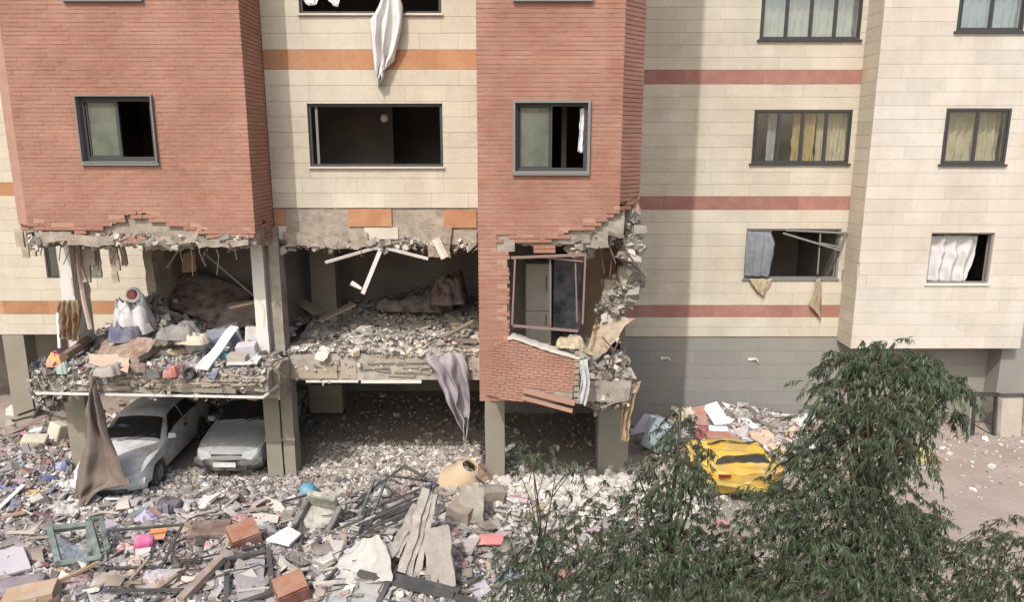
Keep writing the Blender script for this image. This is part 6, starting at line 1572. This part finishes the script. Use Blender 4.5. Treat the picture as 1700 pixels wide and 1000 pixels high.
# ------------------------------------------------------------------ trees
def leaf_mat():
    m = mat('willow_leaf', (.074, .106, .061), .45, .15, 2, attr=.95, spec=.45, fine=0)
    nt = m.node_tree; N, L = nt.nodes, nt.links
    b = N['Principled BSDF']; t = N.new('ShaderNodeBsdfTranslucent'); mx = N.new('ShaderNodeMixShader'); mx.inputs[0].default_value = .3
    L.new(b.inputs['Base Color'].links[0].from_socket, t.inputs[0])
    L.new(b.outputs[0], mx.inputs[1]); L.new(t.outputs[0], mx.inputs[2]); L.new(mx.outputs[0], N['Material Output'].inputs['Surface'])
    return m
LEAF = leaf_mat(); BARK = mat('bark', lin((88, 76, 64)), .95, .25, 6, .5, 30)
def tree(name, label, base, top, clumps, nspray, nleaf, seed, leaf=(.05, .105), tr=.09):
    r = np.random.default_rng(seed); rd = random.Random(seed)
    base = Vector((base[0], base[1], 0)); root = empty(name, base, label, 'tree')
    topv = Vector(top)
    mb = MB(); n = 8; tp = []
    for i in range(n + 1):
        t = i / n; p = base.lerp(topv, t) + mnoise.noise_vector(Vector((seed, t * 2.5, 1))) * .18 * math.sin(math.pi * t); tp.append(p)
    mb.tube(tp, [tr * (1 - .8 * i / n) for i in range(n + 1)], 8); mb.build('trunk', BARK, root, smooth=True)
    V, F, Bv = [], [], []
    tw = MB()
    for ci, (px, py, Y, rad, dens) in enumerate(clumps):
        if px < 1260 and py > 890: dens *= 1.75
        if px > 1310 and py < 810 and name == 'willow_tree': dens *= .72
        if 1495 < px < 1560 and name == 'willow_tree': px -= 20
        c = P(px, py, Y)
        # limb from the trunk
        k = min(n - 1, max(1, int(n * min(.95, max(.15, (c.z - .5) / max(topv.z, .1) * .8))))); s0 = tp[k]
        mid = s0.lerp(c, .5) + Vector((0, 0, .12 * (c - s0).length)) + Vector((rd.uniform(-.1, .1), rd.uniform(-.1, .1), 0))
        lb = MB(); lb.tube([s0, s0.lerp(mid, .6), mid, mid.lerp(c, .6), c], [tr * .4, tr * .32, tr * .26, tr * .18, .008], 6); lb.build('limb', BARK, root, smooth=True)
        for _ in range(int(nspray * dens)):
            a = r.uniform(0, 2 * math.pi); el = r.uniform(-.35, .9); rr = rad * 1.1 * r.random() ** .5
            d = Vector((math.cos(a) * math.cos(el), math.sin(a) * math.cos(el) * .9, math.sin(el)))
            s = c + d * rr * .6 + Vector(tuple(r.normal(0, rad * .38, 3))); L = r.uniform(.2, .5) * (.5 + rad); dr = r.uniform(.3, 1.3)
            pts = [s + d * L * t + Vector((0, 0, -dr * L * t * t)) for t in (0, .33, .66, 1)]
            tw.tube(pts, [.0045, .004, .003, .002], 3, cap=False)
            tone = r.uniform(.1, .9)
            for _ in range(nleaf):
                t = r.uniform(.1, 1.0); p = s + d * L * t + Vector((0, 0, -dr * L * t * t))
                ld = (d * .22 + Vector((-.16, 0, -1)) * r.uniform(.5, 1.3) + Vector(tuple(r.normal(0, .30, 3)))).normalized()
                ll = r.uniform(*leaf); w = ll * r.uniform(.075, .115)
                sd = ld.cross(Vector(tuple(r.normal(0, 1, 3)))).normalized(); nn = ld.cross(sd)
                i0 = len(V)
                m1 = p + ld * ll * .4
                V += [tuple(p), tuple(m1 + sd * w + nn * w * .35), tuple(p + ld * ll + Vector((0, 0, -.01))), tuple(m1 - sd * w + nn * w * .35)]
                F.append((i0, i0 + 1, i0 + 2)); F.append((i0, i0 + 2, i0 + 3))
                tv = min(1, max(0, tone * .6 + r.uniform(0, .4))); Bv += [tv, tv]
    tag(tw.build('twigs', BARK, root), kind='stuff')
    me = bpy.data.meshes.new('crown'); o_ = np.array(base)
    me.from_pydata((np.array(V) - o_).tolist(), [], F)
    at_ = me.attributes.new('bv', 'FLOAT', 'FACE'); at_.data.foreach_set('value', Bv)
    me.materials.append(LEAF); o = bpy.data.objects.new('crown', me); C.objects.link(o); o.parent = root
    return root
A = 8.5
main = [(1405, 600, A, .22, .8), (1445, 598, A, .26, .9), (1390, 640, A + .1, .30, 1), (1475, 622, A + .3, .32, 1), (1520, 604, A - .1, .24, .9), (1550, 618, A, .18, .6), (1560, 650, A, .16, .7), (1572, 640, A + .1, .14, .6), (1570, 695, A, .14, .6), (1500, 668, A - .3, .36, 1.2), (1385, 690, A, .32, 1), (1440, 690, A - .4, .38, 1.2), (1525, 700, A + .2, .24, .8), (1362, 735, A + .1, .28, .9),
        (1420, 750, A - .3, .40, 1.3), (1488, 735, A, .34, 1.1), (1518, 745, A + .3, .22, .6), (1330, 775, A, .30, 1), (1385, 800, A - .4, .40, 1.3), (1450, 795, A - .2, .36, 1.2), (1480, 800, A + .2, .26, .8), (1300, 840, A - .1, .34, 1.2), (1350, 860, A - .5, .42, 1.4), (1425, 860, A - .4, .42, 1.4),
        (1490, 868, A, .32, 1.1), (1545, 862, A + .1, .28, .9), (1280, 905, A - .2, .40, 1.3), (1350, 930, A - .6, .45, 1.5), (1430, 930, A - .5, .45, 1.5), (1500, 930, A - .3, .34, 1.1), (1545, 905, A, .22, .7), (1270, 975, A - .4, .42, 1.4), (1360, 990, A - .7, .48, 1.5), (1450, 990, A - .6, .45, 1.4), (1530, 985, A - .4, .30, .9)]
tree('willow_tree', 'tall drooping green tree in front of the cream wing, largest of the trees', (4.25, A - .1), P(1455, 600, A), main, 56, 32, 3)
A2 = 8.9
sec = [(1128, 705, A2, .18, .6), (1120, 740, A2, .22, .8), (1145, 765, A2 - .1, .22, .8), (1115, 790, A2 - .1, .26, 1), (1150, 815, A2 - .2, .26, .9), (1095, 830, A2 - .1, .28, 1), (1150, 865, A2 - .3, .30, .9), (1085, 880, A2 - .2, .32, 1), (1180, 915, A2 - .3, .34, 1.2), (1120, 925, A2 - .4, .36, 1.3), (1050, 915, A2 - .2, .32, 1), (1225, 940, A2 - .3, .34, 1.1), (1180, 975, A2 - .5, .42, 1.4), (1100, 985, A2 - .5, .42, 1.4), (1235, 990, A2 - .4, .36, 1.2), (1030, 965, A2 - .4, .36, 1.2), (1055, 780, A2 + .2, .18, .3), (1060, 830, A2, .22, .5)]
tree('willow_tree', 'narrow green tree in front of the yellow wrecked car and debris pile', (2.05, A2), P(1130, 690, A2), sec, 30, 30, 5, tr=.06)
A3 = 9.2
thin = [(885, 755, A3, .14, .4), (925, 765, A3 + .1, .16, .4), (860, 780, A3, .10, .2), (955, 775, A3, .12, .25), (905, 780, A3 - .1, .16, .3), (1000, 810, A3 - .2, .12, .2), (870, 865, A3 - .2, .2, .5), (930, 850, A3 - .2, .22, .6), (985, 850, A3 - .2, .24, .7), (900, 905, A3 - .3, .28, .9), (960, 900, A3 - .3, .30, 1), (1010, 900, A3 - .3, .26, .9), (860, 945, A3 - .4, .28, .9), (915, 955, A3 - .5, .36, 1.3), (975, 950, A3 - .5, .36, 1.3), (870, 990, A3 - .6, .36, 1.3), (940, 995, A3 - .7, .40, 1.4), (1010, 995, A3 - .6, .36, 1.2)]
tree('willow_tree', 'thin sparse sapling in front of the right columns, stems showing', (.65, A3), P(880, 748, A3), thin, 17, 28, 7, tr=.03)
A4 = 8.0
cor = [(1640, 915, A4, .22, .8), (1692, 890, A4 + .1, .26, 1), (1600, 925, A4, .20, .7), (1675, 945, A4 - .1, .34, 1.2), (1590, 965, A4 - .1, .28, .9), (1635, 975, A4 - .2, .36, 1.3), (1700, 980, A4 - .2, .40, 1.4), (1570, 995, A4 - .3, .30, 1), (1740, 930, A4, .36, 1.2), (1640, 1010, A4 - .4, .4, 1.2)]
tree('shrub', 'dark green bush filling the bottom right corner', (5.6, A4 - .2), P(1660, 900, A4), cor, 28, 26, 9, leaf=(.05, .10), tr=.05)
